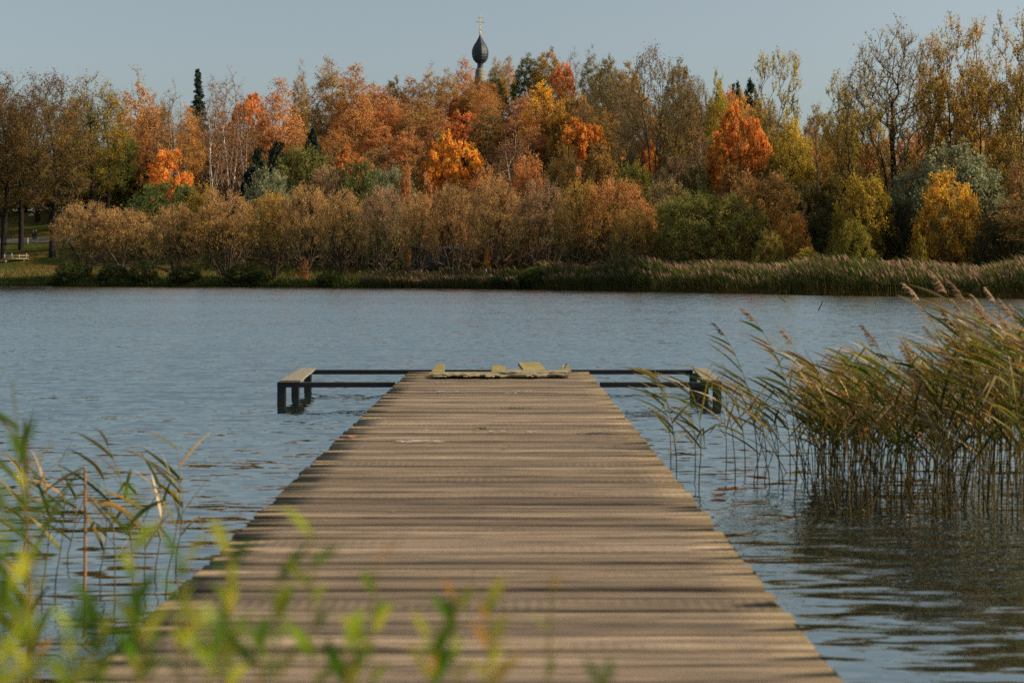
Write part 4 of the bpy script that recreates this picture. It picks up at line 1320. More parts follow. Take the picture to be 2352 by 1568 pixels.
# ------------------------------------------------------------------ small things on the far shore
M['weathered_wood'] = simple('weathered_rails', (0.40, 0.34, 0.25), 0.8, 0, 3.0, 0.3)
M['lead'] = simple('pale_grey_paint', (0.33, 0.40, 0.44), 0.6, 0, 4.0, 0.2)
M['rock'] = simple('grey_stone', (0.38, 0.35, 0.31), 0.9, 0, 3.0, 0.35)
def ground_at(px, d):
    x = (px - VX) * d / F
    return Vector((x, d, float(ground(x, d))))
def row_on_ground(px, py):
    """terrain point seen at (px, py)"""
    for d in np.arange(70, 320, 0.5):
        x = (px - VX) * d / F
        if d < float(shore(x)) + 1: continue
        if float(ground(x, d)) >= HC - (py - HY) * d / F: return Vector((x, d, float(ground(x, d))))
    return ground_at(px, 220)

# lakeside path on the left, tree shade put into its dark gravel colour
PV = []
for px in range(-260, 176, 12):
    a_ = row_on_ground(px, 549 - 0.02 * px); b_ = row_on_ground(px, 561 - 0.02 * px)
    PV += [(a_.x, a_.y, a_.z + 0.10), (b_.x, b_.y, b_.z + 0.10)]
M['gravel'] = simple('shaded_gravel_path', (0.085, 0.075, 0.065), 0.95, 0, 3.0, 0.3)
tag(link('lakeside_path', np_mesh('lakeside_path', PV, [(2 * i, 2 * i + 1, 2 * i + 3, 2 * i + 2) for i in range(len(PV) // 2 - 1)], smooth=True), M['gravel']),
    'dark gravel path running along the left lawn', kind='structure')
# footbridge with thin railing posts
p = row_on_ground(36, 600)
fb = empty('footbridge', p, 'small pale wooden footbridge with railing posts on the left lawn', 'footbridge', rz=math.radians(18))
v, q = box_v(-1.9, 1.9, -0.9, 0.9, 0.28, 0.42); link('deck', np_mesh('fb_deck', v, q), M['weathered_wood'], fb)
for sx_ in (-1.5, 1.2):
    v, q = box_v(sx_ - 0.25, sx_ + 0.25, -0.8, 0.8, -0.3, 0.28); link('support', np_mesh('fb_support', v, q), M['stone'], fb)
for sy_ in (-0.85, 0.85):
    v, q = box_v(-1.9, 1.9, sy_ - 0.04, sy_ + 0.04, 0.80, 0.88); link('rail', np_mesh('fb_rail', v, q), M['weathered_wood'], fb)
    for k in range(4):
        xx = -1.6 + k * 1.06
        v, q = box_v(xx - 0.05, xx + 0.05, sy_ - 0.05, sy_ + 0.05, 0.42, 1.15 if k % 2 else 1.0); link('post', np_mesh('fb_post', v, q), M['weathered_wood'], fb)

# pale cone
p = ground_at(1117, float(shore(-2.7)) + 1.4)
cone = empty('marker_cone', (p.x, p.y, p.z), 'pale blue grey cone standing on the bank in front of the willows', 'cone')
ztop = HC + (HY - 617) * p.y / F - p.z
link('cone', lathe('marker_cone', [(0.33, 0.0), (0.30, 0.12), (0.16, ztop * 0.55), (0.05, ztop), (0.005, ztop + 0.01)], 12, True), M['lead'], cone)
link('base_plate', np_mesh('cone_base', *box_v(-0.4, 0.4, -0.4, 0.4, -0.1, 0.04)), M['lead'], cone)

# dark shed behind the willow stems
p = ground_at(1008, float(shore(-8)) + 17)
sh = empty('shed', p, 'low dark open shed half hidden behind the middle willows', 'shed')
zt = HC + (HY - 564) * p.y / F - p.z
v, q = box_v(-3.4, 1.0, 0.2, 3.0, -0.3, zt - 0.25); link('wall', np_mesh('shed_wall', v, q), M['darkroof'], sh)
V = [(-3.7, -0.5, zt - 0.3), (3.2, -0.5, zt - 0.55), (3.2, 3.3, zt - 0.2), (-3.7, 3.3, zt + 0.05), (-3.7, -0.5, zt - 0.15), (3.2, -0.5, zt - 0.4), (3.2, 3.3, zt - 0.05), (-3.7, 3.3, zt + 0.2)]
link('roof', np_mesh('shed_roof', V, box_v(0, 1, 0, 1, 0, 1)[1]), M['darkroof'], sh)
for xx in (2.8, 1.4):
    v, q = box_v(xx - 0.09, xx + 0.09, -0.2, 0.0, -0.3, zt - 0.5); link('post', np_mesh('shed_post', v, q), M['joist'], sh)

# stones on the lawn
def boulder(px, py, r_, label, seed):
    p = row_on_ground(px, py)
    bm = bmesh.new()
    bmesh.ops.create_icosphere(bm, subdivisions=3, radius=1)
    rr_ = random.Random(seed)
    o = Vector((rr_.random() * 9, rr_.random() * 9, rr_.random() * 9))
    for v in bm.verts:
        v.co *= 1 + 0.35 * noise.noise(v.co * 1.3 + o)
        v.co = Vector((v.co.x * r_ * 1.25, v.co.y * r_, v.co.z * r_ * 0.75))
    me = bpy.data.meshes.new('boulder'); bm.to_mesh(me); bm.free()
    o_ = link('boulder', me, M['rock']); o_.location = p + Vector((0, 0, r_ * 0.35))
    tag(o_, label, 'boulder', 'boulders on the lawn')
boulder(148, 497, 0.62, 'largest pale boulder on the lawn right of the thick trunk', 1)
boulder(161, 482, 0.5, 'pale boulder higher up the lawn near the slope trunks', 2)
boulder(72, 497, 0.45, 'pale boulder beside the seated person in pink', 3)

# white post by the path
p = row_on_ground(64, 560)
po = empty('white_post', p, 'slim white post standing by the lakeside path', 'post')
link('shaft', np_mesh('post_shaft', *box_v(-0.06, 0.06, -0.06, 0.06, -0.2, 0.85)), M['paint'], po)
link('cap', np_mesh('post_cap', *box_v(-0.09, 0.09, -0.09, 0.09, 0.85, 0.93)), M['paint'], po)

# ------------------------------------------------------------------ people on the far lawn
M['skin'] = simple('skin', (0.45, 0.27, 0.19), 0.6)
def cloth(name, c): 
    if name not in M: M[name] = simple(name, c, 0.9, 0, 8.0, 0.2)
    return M[name]
def skinned(name, verts, edges, rad, mat, parent, root=0, sub=1):
    me = bpy.data.meshes.new(name)
    me.from_pydata([tuple(v) for v in verts], edges, [])
    o = link(name, me, mat, parent)
    md = o.modifiers.new('skin', 'SKIN')
    sv = me.skin_vertices[0].data
    for i, r_ in enumerate(rad): sv[i].radius = (r_, r_) if not isinstance(r_, tuple) else r_
    sv[root].use_root = True
    md.use_smooth_shade = True
    o.modifiers.new('sub', 'SUBSURF').levels = sub
    o.modifiers['sub'].render_levels = sub
    return o
def person(px, py, h, rz, label, top_c, leg_c, hair_c, pose='walk', group='people on the far lawn'):
    p = row_on_ground(px, py)
    k = h / 1.75
    root = empty('person', p, label, 'person', group, rz=rz, scale=(k, k, k))
    if pose == 'sit':
        hip = (0, 0, 0.42); kneeL = (0.12, -0.42, 0.46); kneeR = (-0.12, -0.42, 0.46); ftL = (0.13, -0.50, 0.06); ftR = (-0.13, -0.46, 0.06); toeL = (0.14, -0.66, 0.03); toeR = (-0.14, -0.62, 0.03)
        dz = -0.50; handL = (0.14, -0.36, 0.55); handR = (-0.14, -0.36, 0.55); elL = (0.27, -0.10, 0.72); elR = (-0.27, -0.10, 0.72)
    else:
        hip = (0, 0, 0.92); kneeL = (0.10, -0.14, 0.50); kneeR = (-0.10, 0.05, 0.49); ftL = (0.10, -0.18, 0.08); ftR = (-0.10, 0.24, 0.10); toeL = (0.11, -0.36, 0.03); toeR = (-0.11, 0.08, 0.03)
        dz = 0; elL = (0.27, 0.10, 1.13); elR = (-0.27, -0.04, 1.13); handL = (0.27, 0.02, 0.86); handR = (-0.27, -0.22, 0.90)
    z = lambda a: a + dz
    vs = [hip, (0, 0, z(1.12)), (0, 0.01, z(1.36)), (0, 0, z(1.50)), (0, -0.02, z(1.62)), (0, -0.02, z(1.74)),
          (0.19, 0.01, z(1.42)), elL, handL, (-0.19, 0.01, z(1.42)), elR, handR,
          (0.10, 0, hip[2] - 0.05), kneeL, ftL, toeL, (-0.10, 0, hip[2] - 0.05), kneeR, ftR, toeR]
    es = [(0, 1), (1, 2), (2, 3), (3, 4), (4, 5), (2, 6), (6, 7), (7, 8), (2, 9), (9, 10), (10, 11), (0, 12), (12, 13), (13, 14), (14, 15), (0, 16), (16, 17), (17, 18), (18, 19)]
    rd = [0.15, 0.13, 0.15, 0.055, 0.095, 0.07, 0.06, 0.045, 0.035, 0.06, 0.045, 0.035, 0.085, 0.06, 0.045, 0.035, 0.085, 0.06, 0.045, 0.035]
    skinned('body', vs, es, rd, M['skin'], root)
    jv = [hip, (0, 0, z(1.12)), (0, 0.01, z(1.36)), (0.19, 0.01, z(1.42)), elL, tuple(np.array(handL) * 0.9 + np.array(elL) * 0.1), (-0.19, 0.01, z(1.42)), elR, tuple(np.array(handR) * 0.9 + np.array(elR) * 0.1)]
    skinned('jacket', jv, [(0, 1), (1, 2), (2, 3), (3, 4), (4, 5), (2, 6), (6, 7), (7, 8)], [0.18, 0.16, 0.17, 0.085, 0.065, 0.055, 0.085, 0.065, 0.055], cloth(*top_c), root)
    tv = [hip, (0.10, 0, hip[2] - 0.05), kneeL, ftL, (-0.10, 0, hip[2] - 0.05), kneeR, ftR]
    skinned('trousers', tv, [(0, 1), (1, 2), (2, 3), (0, 4), (4, 5), (5, 6)], [0.165, 0.105, 0.08, 0.065, 0.105, 0.08, 0.065], cloth(*leg_c), root)
    skinned('hair', [(0, 0.02, z(1.66)), (0, 0.02, z(1.76))], [(0, 1)], [0.10, 0.085], cloth(*hair_c), root)
    skinned('shoe', [tuple(np.array(ftL) + (0, 0, -0.03)), toeL], [(0, 1)], [0.055, 0.045], cloth('dark_shoes', (0.02, 0.02, 0.02)), root)
    skinned('shoe', [tuple(np.array(ftR) + (0, 0, -0.03)), toeR], [(0, 1)], [0.055, 0.045], cloth('dark_shoes', (0.02, 0.02, 0.02)), root)
    return root
DK = ('dark_navy_cloth', (0.025, 0.03, 0.045)); BK = ('black_cloth', (0.018, 0.018, 0.02)); HB = ('brown_hair', (0.05, 0.03, 0.02))
person(82, 552, 1.78, 2.2, 'person in dark clothes walking on the shaded path, the right one of the pair', DK, BK, HB)
person(76, 553, 1.7, 2.1, 'person in dark clothes walking on the shaded path, the left one of the pair', ('dark_grey_cloth', (0.05, 0.05, 0.055)), BK, HB)
person(127, 551, 1.75, 1.4, 'person in dark clothes at the edge of the left willow', DK, DK, HB)
person(140, 497, 1.75, 0.3, 'person in a pale top standing beside the thick straight trunk', ('pale_cloth', (0.5, 0.5, 0.48)), DK, HB)
person(79, 496, 1.65, 0.4, 'person in a pink top sitting on the lawn by a boulder', ('pink_cloth', (0.55, 0.16, 0.16)), BK, HB, 'sit')

# sticks poking out of the lake
M['stick'] = simple('wet_stick', (0.03, 0.026, 0.022), 0.8)
for (ax_, ay_, bx_, by_, lab) in [(1880, 713, 1891, 689, 'stick leaning right out of the open water above the reeds'),
                                  (1805, 694, 1788, 680, 'stick leaning left out of the water near the far reeds'),
                                  (1294, 677, 1300, 667, 'short stick in the water below the far willows')]:
    b_ = on_plane(ax_, ay_)
    t_ = at(bx_, by_, b_.y)
    v, q = tube([b_ - (t_ - b_) * 0.6, b_, t_], [0.03, 0.026, 0.016], 6)
    o = link('stick', np_mesh('stick', v - np.array(b_), q, smooth=True), M['stick'])
    o.location = b_
    tag(o, lab, 'stick', 'sticks in the lake')
# ------------------------------------------------------------------ jetty
XL, XR = -1.129, 0.873
Y0, Y1 = 1.75, 15.9
pier = empty('jetty', ((XL + XR) / 2, Y0, 0), 'long weathered plank jetty running straight out into the lake', 'jetty')
def pl(name, me, mat, loc=(0, 0, 0), parent=None):
    """part of the jetty given in world coordinates"""
    o = link(name, me, mat, parent or pier)
    base = Vector(loc) - (Vector(pier.location) if parent is None else Vector((0, 0, 0)))
    o.location = base
    return o
rb = random.Random(21)
dv, dq, dt, dm, de = [], [], [], [], []
off = 0
dtri = []
y = Y0
nst = 11
bi = 0
WIDE = [4.79, 5.25, 3.55, 6.46, 7.7, 9.72, 11.2, 12.75, 13.6]
while y < Y1 - 0.05:
    w = rb.choice([0.152, 0.158, 0.150, 0.163, 0.146])
    y2 = min(y + w, Y1)
    hit = [g for g in WIDE if y < g <= y2 + 0.10 and abs(g - y2) < 0.09]
    gap = rb.choice([0.005, 0.006, 0.008, 0.010, 0.014])
    if hit: gap = 0.06 if y < 5.5 else 0.032
    xl = XL + rb.uniform(-0.009, 0.009); xr = XR + rb.uniform(-0.009, 0.009)
    dz = (rb.uniform(-0.004, 0.0035) if rb.random() > 0.22 else rb.uniform(-0.010, 0.008)) + (0.005 if hit else 0)
    tone = rb.random()
    if rb.random() < 0.12: tone *= 0.25
    tilt = rb.uniform(-0.004, 0.004)
    ph = rb.uniform(0, 6.28)
    yb = y2 - gap
    cup = rb.uniform(-0.004, 0.003)
    prof = [(y, -0.038), (y, -0.006), (y + 0.005, -0.0005), (y + 0.02, 0), (y + (yb - y) * 0.5, cup), (yb - 0.02, 0), (yb - 0.005, -0.0005), (yb, -0.006), (yb, -0.038)]
    EDG = [1, 1, 0.9, 0.12, 0, 0.12, 0.9, 1, 1]
    m = len(prof)
    for s in range(nst):
        t = s / (nst - 1)
        x = xl + (xr - xl) * t
        sk = 0.0025 * math.sin(t * 3 + ph)
        for k, (py_, pz_) in enumerate(prof):
            e = rb.uniform(-0.0015, 0.0015) if 0 < k < m - 1 else 0
            chip = 0
            if s in (0, nst - 1) and rb.random() < 0.25: chip = rb.uniform(0, 0.014) * (1 if s == 0 else -1)
            dv.append((x + chip, py_ + sk + e * 0.6, DECK + pz_ + dz + tilt * (t - 0.5) + 0.0018 * math.sin(5 * t + ph) + e * 0.3))
            edge = max(0, 1 - min(x - XL, XR - x) / 0.22)
            endm = max(0, (py_ - 14.2) / 1.7)
            dm.append(min(1, 0.6 * edge ** 1.6 + 0.7 * min(1, endm)) * (0.75 + 0.5 * rb.random()))
            dt.append(tone); de.append(EDG[k])
    for s in range(nst - 1):
        a = off + s * m; b = a + m
        for k in range(m - 1):
            dq.append((a + k, b + k, b + k + 1, a + k + 1))
        dq.append((a + m - 1, b + m - 1, b, a))
    for a, rev in ((off, False), (off + (nst - 1) * m, True)):
        c = [a + k for k in range(m)]
        if rev: c = c[::-1]
        dq.append((c[0], c[1], c[7], c[8])); dq.append((c[1], c[2], c[6], c[7])); dq.append((c[2], c[3], c[5], c[6])); dtri.append((c[3], c[4], c[5]))
    off += nst * m
    y = y2
    bi += 1
deck_me = np_mesh('jetty_deck', np.array(dv), dq, dtri, attrs={'tone': dt, 'moss': dm, 'edge': de})
pl('deck', deck_me, M['deck'])
S = Soup()
for i in range(0, len(dv), nst * 9):
    yy = (dv[i][1] + dv[i + 8][1]) / 2
    for x in (XL + 0.14, (XL + XR) / 2, XR - 0.14):
        for o_ in (-0.038, 0.038):
            xx = x + rb.uniform(-0.012, 0.012); y_ = yy + o_ + rb.uniform(-0.006, 0.006); r_ = 0.0042
            S.add([(xx + r_ * math.cos(a), y_ + r_ * math.sin(a), DECK + 0.0075) for a in np.arange(6) * PI / 3], [(0, 1, 2, 3), (0, 3, 4, 5)])
M['nail'] = simple('rusty_nail', (0.05, 0.035, 0.028), 0.6, 0.5)
pl('nail_heads', S.mesh('nail_heads'), M['nail'])
# stringers and piles below
for x in (XL + 0.14, (XL + XR) / 2, XR - 0.14):
    pl('stringer', np_mesh('stringer', *box_v(x - 0.04, x + 0.04, Y0 + 0.05, Y1 - 0.02, DECK - 0.16, DECK - 0.050)), M['joist'])
for yy in np.arange(3.2, 15.8, 2.4):
    for x in (XL + 0.14, XR - 0.14):
        v, q = tube([(x, yy, -1.2), (x, yy, DECK - 0.165)], [0.055, 0.05], 10)
        pl('pile', np_mesh('pile', v, q, smooth=True), M['joist'])

# side frames at the jetty head
YF, YB_ = 14.3, 16.2
ZT = 0.246
def dark_beam(name, x0, x1, y0, y1, z0, z1):
    me = bevel_box(name, (x1 - x0, y1 - y0, z1 - z0), 0.004)
    return pl(name, me, M['beam'], ((x0 + x1) / 2, (y0 + y1) / 2, (z0 + z1) / 2))
LX, RX = -2.345, 2.13
dark_beam('frame_beam', LX, XL - 0.03, YF, YF + 0.07, ZT - 0.051, ZT)
dark_beam('frame_beam', XR + 0.03, RX, YF, YF + 0.07, ZT - 0.051, ZT)
dark_beam('frame_beam', LX + 0.08, RX - 0.05, YB_, YB_ + 0.07, ZT - 0.050, ZT)
for x in (LX, RX - 0.085):
    for k, yy in enumerate((YF + 0.004, YF + 0.93, YB_ - 0.035)):
        ztop = ZT - 0.052 if k != 1 else ZT - 0.03
        dark_beam('leg', x + (0.0 if x < 0 else 0.0), x + 0.08, yy, yy + 0.08, -1.0, ztop)
for x in (LX + 0.01, RX - 0.075):
    dark_beam('cross_beam', x, x + 0.06, YF + 0.075, YB_ - 0.04, ZT - 0.055, ZT - 0.032)
def skew_plank(x0, x1, xb0, xb1, label):
    z0, z1 = ZT + 0.001, ZT + 0.022
    ya, yb = YF - 0.012, YB_ + 0.03
    bm = bmesh.new()
    ys = np.linspace(0, 1, 9)
    rj = random.Random(int(abs(x0) * 100))
    rows = []
    for t in ys:
        a = x0 + (xb0 - x0) * t + rj.uniform(-0.004, 0.004); b = x1 + (xb1 - x1) * t + rj.uniform(-0.004, 0.004)
        yy = ya + (yb - ya) * t
        rows.append([bm.verts.new((a, yy, z0)), bm.verts.new((b, yy, z0)), bm.verts.new((b, yy, z1)), bm.verts.new((a, yy, z1))])
    for i in range(len(rows) - 1):
        for k in range(4):
            bm.faces.new((rows[i][k], rows[i][(k + 1) % 4], rows[i + 1][(k + 1) % 4], rows[i + 1][k]))
    bm.faces.new(rows[0][::-1]); bm.faces.new(rows[-1])
    bmesh.ops.recalc_face_normals(bm, faces=bm.faces[:])
    me = bpy.data.meshes.new('end_plank'); bm.to_mesh(me); bm.free()
    o = pl('end_plank', me, M['end_plank'])
    o['label'] = label
skew_plank(-2.32, -2.11, -2.385, -2.22, 'bleached plank on the left side frame')
skew_plank(1.95, 2.125, 2.08, 2.24, 'bleached plank on the right side frame')
dark_beam('frame_panel', RX - 0.24, RX - 0.09, YF + 0.62, YF + 0.66, -0.35, ZT - 0.06)

# stub boards standing up at the jetty head
def slab(name, pts, th, mat, label, seed=0):
    """a board given by the outline of its face (world points, roughly planar), thickened away from the viewer"""
    bm = bmesh.new()
    P_ = [Vector(p) for p in pts]
    nrm = (P_[1] - P_[0]).cross(P_[-1] - P_[0]).normalized()
    if nrm.y < 0: nrm = -nrm
    a = [bm.verts.new(p) for p in P_]
    b = [bm.verts.new(p + nrm * th) for p in P_]
    n_ = len(a)
    bm.faces.new(a[::-1]); bm.faces.new(b)
    for k in range(n_):
        bm.faces.new((a[k], a[(k + 1) % n_], b[(k + 1) % n_], b[k]))
    bmesh.ops.recalc_face_normals(bm, faces=bm.faces[:])
    bmesh.ops.bevel(bm, geom=bm.edges[:], offset=0.0025, segments=1, affect='EDGES')
    me = bpy.data.meshes.new(name); bm.to_mesh(me); bm.free()
    o = pl(name, me, mat)
    o['label'] = label
    return o
zp = lambda zx, zy: (918.7 + zx * 0.1953, 803.9 + zy * 0.1953)   # debris close-up to picture columns
def dpt(zx, zy, d):
    px, py = zp(zx, zy)
    return at(px, py, d)
slab('stub_board', [dpt(352, 268, 15.86), dpt(522, 268, 15.86), dpt(524, 168, 15.98), dpt(500, 158, 15.99), dpt(436, 162, 15.99), dpt(405, 200, 15.94)], 0.03, M['old_board'], 'leftmost mossy stub board with a slanting side')
slab('stub_board', [dpt(1070, 266, 15.86), dpt(1234, 266, 15.86), dpt(1238, 182, 15.98), dpt(1186, 176, 15.98), dpt(1084, 180, 15.98)], 0.03, M['old_board'], 'small square mossy stub board')
slab('stub_board', [dpt(1468, 252, 15.86), dpt(1744, 256, 15.86), dpt(1636, 140, 16.22), dpt(1388, 142, 16.22)], 0.035, M['old_board'], 'widest stub board leaning like a ramp')
slab('stub_board', [dpt(1908, 246, 15.86), dpt(2018, 252, 15.86), dpt(1975, 158, 15.95), dpt(1950, 156, 15.96), dpt(1944, 192, 15.94), dpt(1930, 172, 15.95), dpt(1908, 164, 15.95), dpt(1904, 210, 15.92)], 0.045, M['split_board'], 'rightmost broken stub board with a split top')

# splintered plank lying across the head
rj = random.Random(8)
def lying(name, x0, x1, ynear, yfar, z0, z1, mat, label, ragged=0.03, n_=26):
    bm = bmesh.new()
    rows = []
    for i in range(n_ + 1):
        t = i / n_
        x = x0 + (x1 - x0) * t
        yn = ynear + rj.uniform(-ragged, ragged) * (1.6 if rj.random() < 0.25 else 0.6)
        yf = yfar + rj.uniform(-0.01, 0.01)
        lift = 0.004 * math.sin(t * 9) + rj.uniform(-0.002, 0.002)
        drop = rj.uniform(0, 0.012)
        rows.append([bm.verts.new((x, yn, z0 + lift - drop)), bm.verts.new((x, yn, z1 + lift - drop)), bm.verts.new((x, (yn + yf) / 2, z1 + lift + 0.004)), bm.verts.new((x, yf, z1 + lift)), bm.verts.new((x, yf, z0 + lift))])
    for i in range(n_):
        for k in range(5):
            bm.faces.new((rows[i][k], rows[i + 1][k], rows[i + 1][(k + 1) % 5], rows[i][(k + 1) % 5]))
    bm.faces.new(rows[0]); bm.faces.new(rows[-1][::-1])
    bmesh.ops.recalc_face_normals(bm, faces=bm.faces[:])
    me = bpy.data.meshes.new(name); bm.to_mesh(me); bm.free()
    o = pl(name, me, mat)
    o['label'] = label
    return o
lying('split_plank', -0.80, 0.60, 14.70, 15.02, DECK + 0.036, DECK + 0.050, M['split_board'], 'long splintered plank lying raised across the jetty head')
lying('split_plank', -0.86, -0.30, 15.02, 15.16, DECK + 0.006, DECK + 0.035, M['old_board'], 'short mossy plank under the left end of the splintered one', 0.008, 10)
pl('gap_shade_strip', np_mesh('gap_shade_strip', *box_v(-0.78, 0.60, 14.75, 14.84, DECK + 0.006, DECK + 0.033)), M['joist'])  # dark strip added to stand in for shade in the gap under the plank
lying('split_plank', -0.1, 0.61, 14.80, 15.15, DECK + 0.053, DECK + 0.066, M['split_board'], 'right hand upper piece of the splintered plank', 0.02, 14)
# pale splinters hanging off its front edge
for (zx0, zx1, zy0, zy1) in [(385, 500, 280, 318), (498, 560, 268, 346), (740, 800, 300, 334), (1000, 1090, 268, 312), (1080, 1110, 310, 338), (1535, 1570, 305, 338)]:
    px0, py0 = zp(zx0, zy0); px1, py1 = zp(zx1, zy1)
    d = 14.66 + rj.uniform(-0.02, 0.02)
    a = at(px0, py1, d); b = at(px1, py0, d)
    a.z = max(a.z, DECK + 0.028); b.z = max(min(b.z, DECK + 0.046), a.z + 0.016)
    w = b.x - a.x
    pts = [(a.x, d, a.z + 0.3 * (b.z - a.z) * rj.random()), (a.x + w * rj.uniform(0.3, 0.7), d - 0.01, a.z), (b.x, d, a.z + 0.35 * (b.z - a.z) * rj.random()),
           (b.x - w * 0.05, d + 0.05, b.z), (a.x + w * 0.06, d + 0.05, b.z)]
    slab('splinter', pts, 0.006, M['split_board'], 'pale splinter hanging from the broken plank')

# worn white paint streaks on the boards
rp_ = random.Random(4)
for (px0, px1, py, cnt) in [(994, 1056, 880, 8), (1000, 1057, 901.5, 18), (1158, 1190, 905, 9), (1182, 1224, 900, 12), (898, 1034, 1017, 20), (1120, 1168, 993, 6), (1200, 1240, 994, 7), (960, 990, 991, 5)]:
    S = Soup()
    c = on_plane((px0 + px1) / 2, py, DECK)
    a = on_plane(px0, py, DECK); b = on_plane(px1, py, DECK)
    wd = (b.x - a.x)
    for k in range(cnt):
        u0 = rp_.random(); L = wd * rp_.uniform(0.08, 0.30)
        yy = c.y + rp_.gauss(0, 0.018); hh = rp_.uniform(0.003, 0.012)
        x0 = a.x + u0 * max(0.01, wd - L)
        pts = [(x0, yy), (x0 + L * 0.3, yy - hh), (x0 + L * 0.8, yy - hh * 0.7), (x0 + L, yy + hh * 0.2), (x0 + L * 0.7, yy + hh), (x0 + L * 0.2, yy + hh * 0.8)]
        zc = DECK + 0.0085 + 0.0004 * k
        S.add([(p[0], p[1], zc) for p in pts], [(0, 1, 2, 3), (0, 3, 4, 5)])
    pl('paint_mark', S.mesh('paint_mark'), M['paint'])

# ------------------------------------------------------------------ small things on the deck and water
def leaf_mesh(name, L, Wd, col, curl=0.25, seed=0):
    r = random.Random(seed)
    S = Soup()
    n_ = 7
    V = []
    for i in range(n_):
        t = i / (n_ - 1)
        w = Wd * math.sin(PI * min(1, t ** 0.8 * 0.96 + 0.03)) * 0.5
        z = curl * L * (t - 0.5) ** 2
        V += [(L * (t - 0.5), -w, z + w * 0.5), (L * (t - 0.5), 0, z), (L * (t - 0.5), w, z + w * 0.5)]
    Q = []
    for i in range(n_ - 1):
        for k in range(2):
            a = i * 3 + k
            Q.append((a, a + 1, a + 4, a + 3))
    S.add(V, Q, col=col)
    return S.mesh(name, smooth=True)
for k, (px, py, col, sz, lab) in enumerate([
    (811, 1006, (0.60, 0.22, 0.13), 0.07, 'pinkish fallen leaf near the left edge of the jetty'),
    (1168, 1028, (0.30, 0.28, 0.05), 0.05, 'tiny yellow green fallen leaf in the middle of the jetty'),
    (1098, 988, (0.32, 0.30, 0.06), 0.045, 'small green fallen leaf near the white paint streak'),
    (905, 1177, (0.35, 0.33, 0.22), 0.03, 'pale speck of a leaf on the left of the jetty planks')]):
    p = on_plane(px, py, DECK + 0.01)
    o = link('fallen_leaf', leaf_mesh('fallen_leaf', sz, sz * 0.55, col, 0.6, k), M['fresh'])
    o.location = p + Vector((0, 0, 0.004)); o.rotation_euler = (0.1, 0, 0.5 + k)
    tag(o, lab, 'leaf', 'fallen leaves on the jetty')
for k, (px, py, col, sz, lab) in enumerate([
    (2092, 1188, (0.75, 0.55, 0.36), 0.06, 'pale leaf floating in front of the right hand reeds'),
    (1986, 1177, (0.62, 0.50, 0.20), 0.05, 'yellowish leaf floating left of the paler one by the reeds'),
    (1650, 1142, (0.42, 0.16, 0.09), 0.10, 'reddish leaf floating between the jetty and the reeds')]):
    p = on_plane(px, py, 0.0)
    o = link('floating_leaf', leaf_mesh('floating_leaf', sz, sz * 0.6, col, 0.9, 10 + k), M['fresh'])
    o.location = p + Vector((0, 0, 0.006)); o.rotation_euler = (0.15, 0, 0.3 + k * 1.3)
    tag(o, lab, 'leaf', 'leaves floating by the reeds')

# moss tufts growing from the joints
rg = np.random.RandomState(5)
rs = rg
for k, (px, py, wd_, n_, lab) in enumerate([(1180, 939, 0.055, 110, 'green moss tuft growing from a joint in the middle of the jetty'), (1105, 985, 0.02, 25, 'tiny moss tuft left of the larger one on the jetty')]):
    p = on_plane(px, py, DECK)
    x = rg.normal(0, wd_, n_); yv = rg.normal(0, 0.008, n_)
    V, Q, Cc = blades(x, yv, np.zeros(n_) - 0.004, 0.010 + 0.016 * rg.rand(n_), 0.0035, (0, 0), cpal(n_, [(0.06, 0.08, 0.015)]), cpal(n_, [(0.20, 0.24, 0.03), (0.14, 0.18, 0.03)]))
    o = link('moss_tuft', np_mesh('moss_tuft', V, Q, colors=Cc), M['fresh'])
    o.location = p
    tag(o, lab, 'moss', 'moss tufts on the jetty')

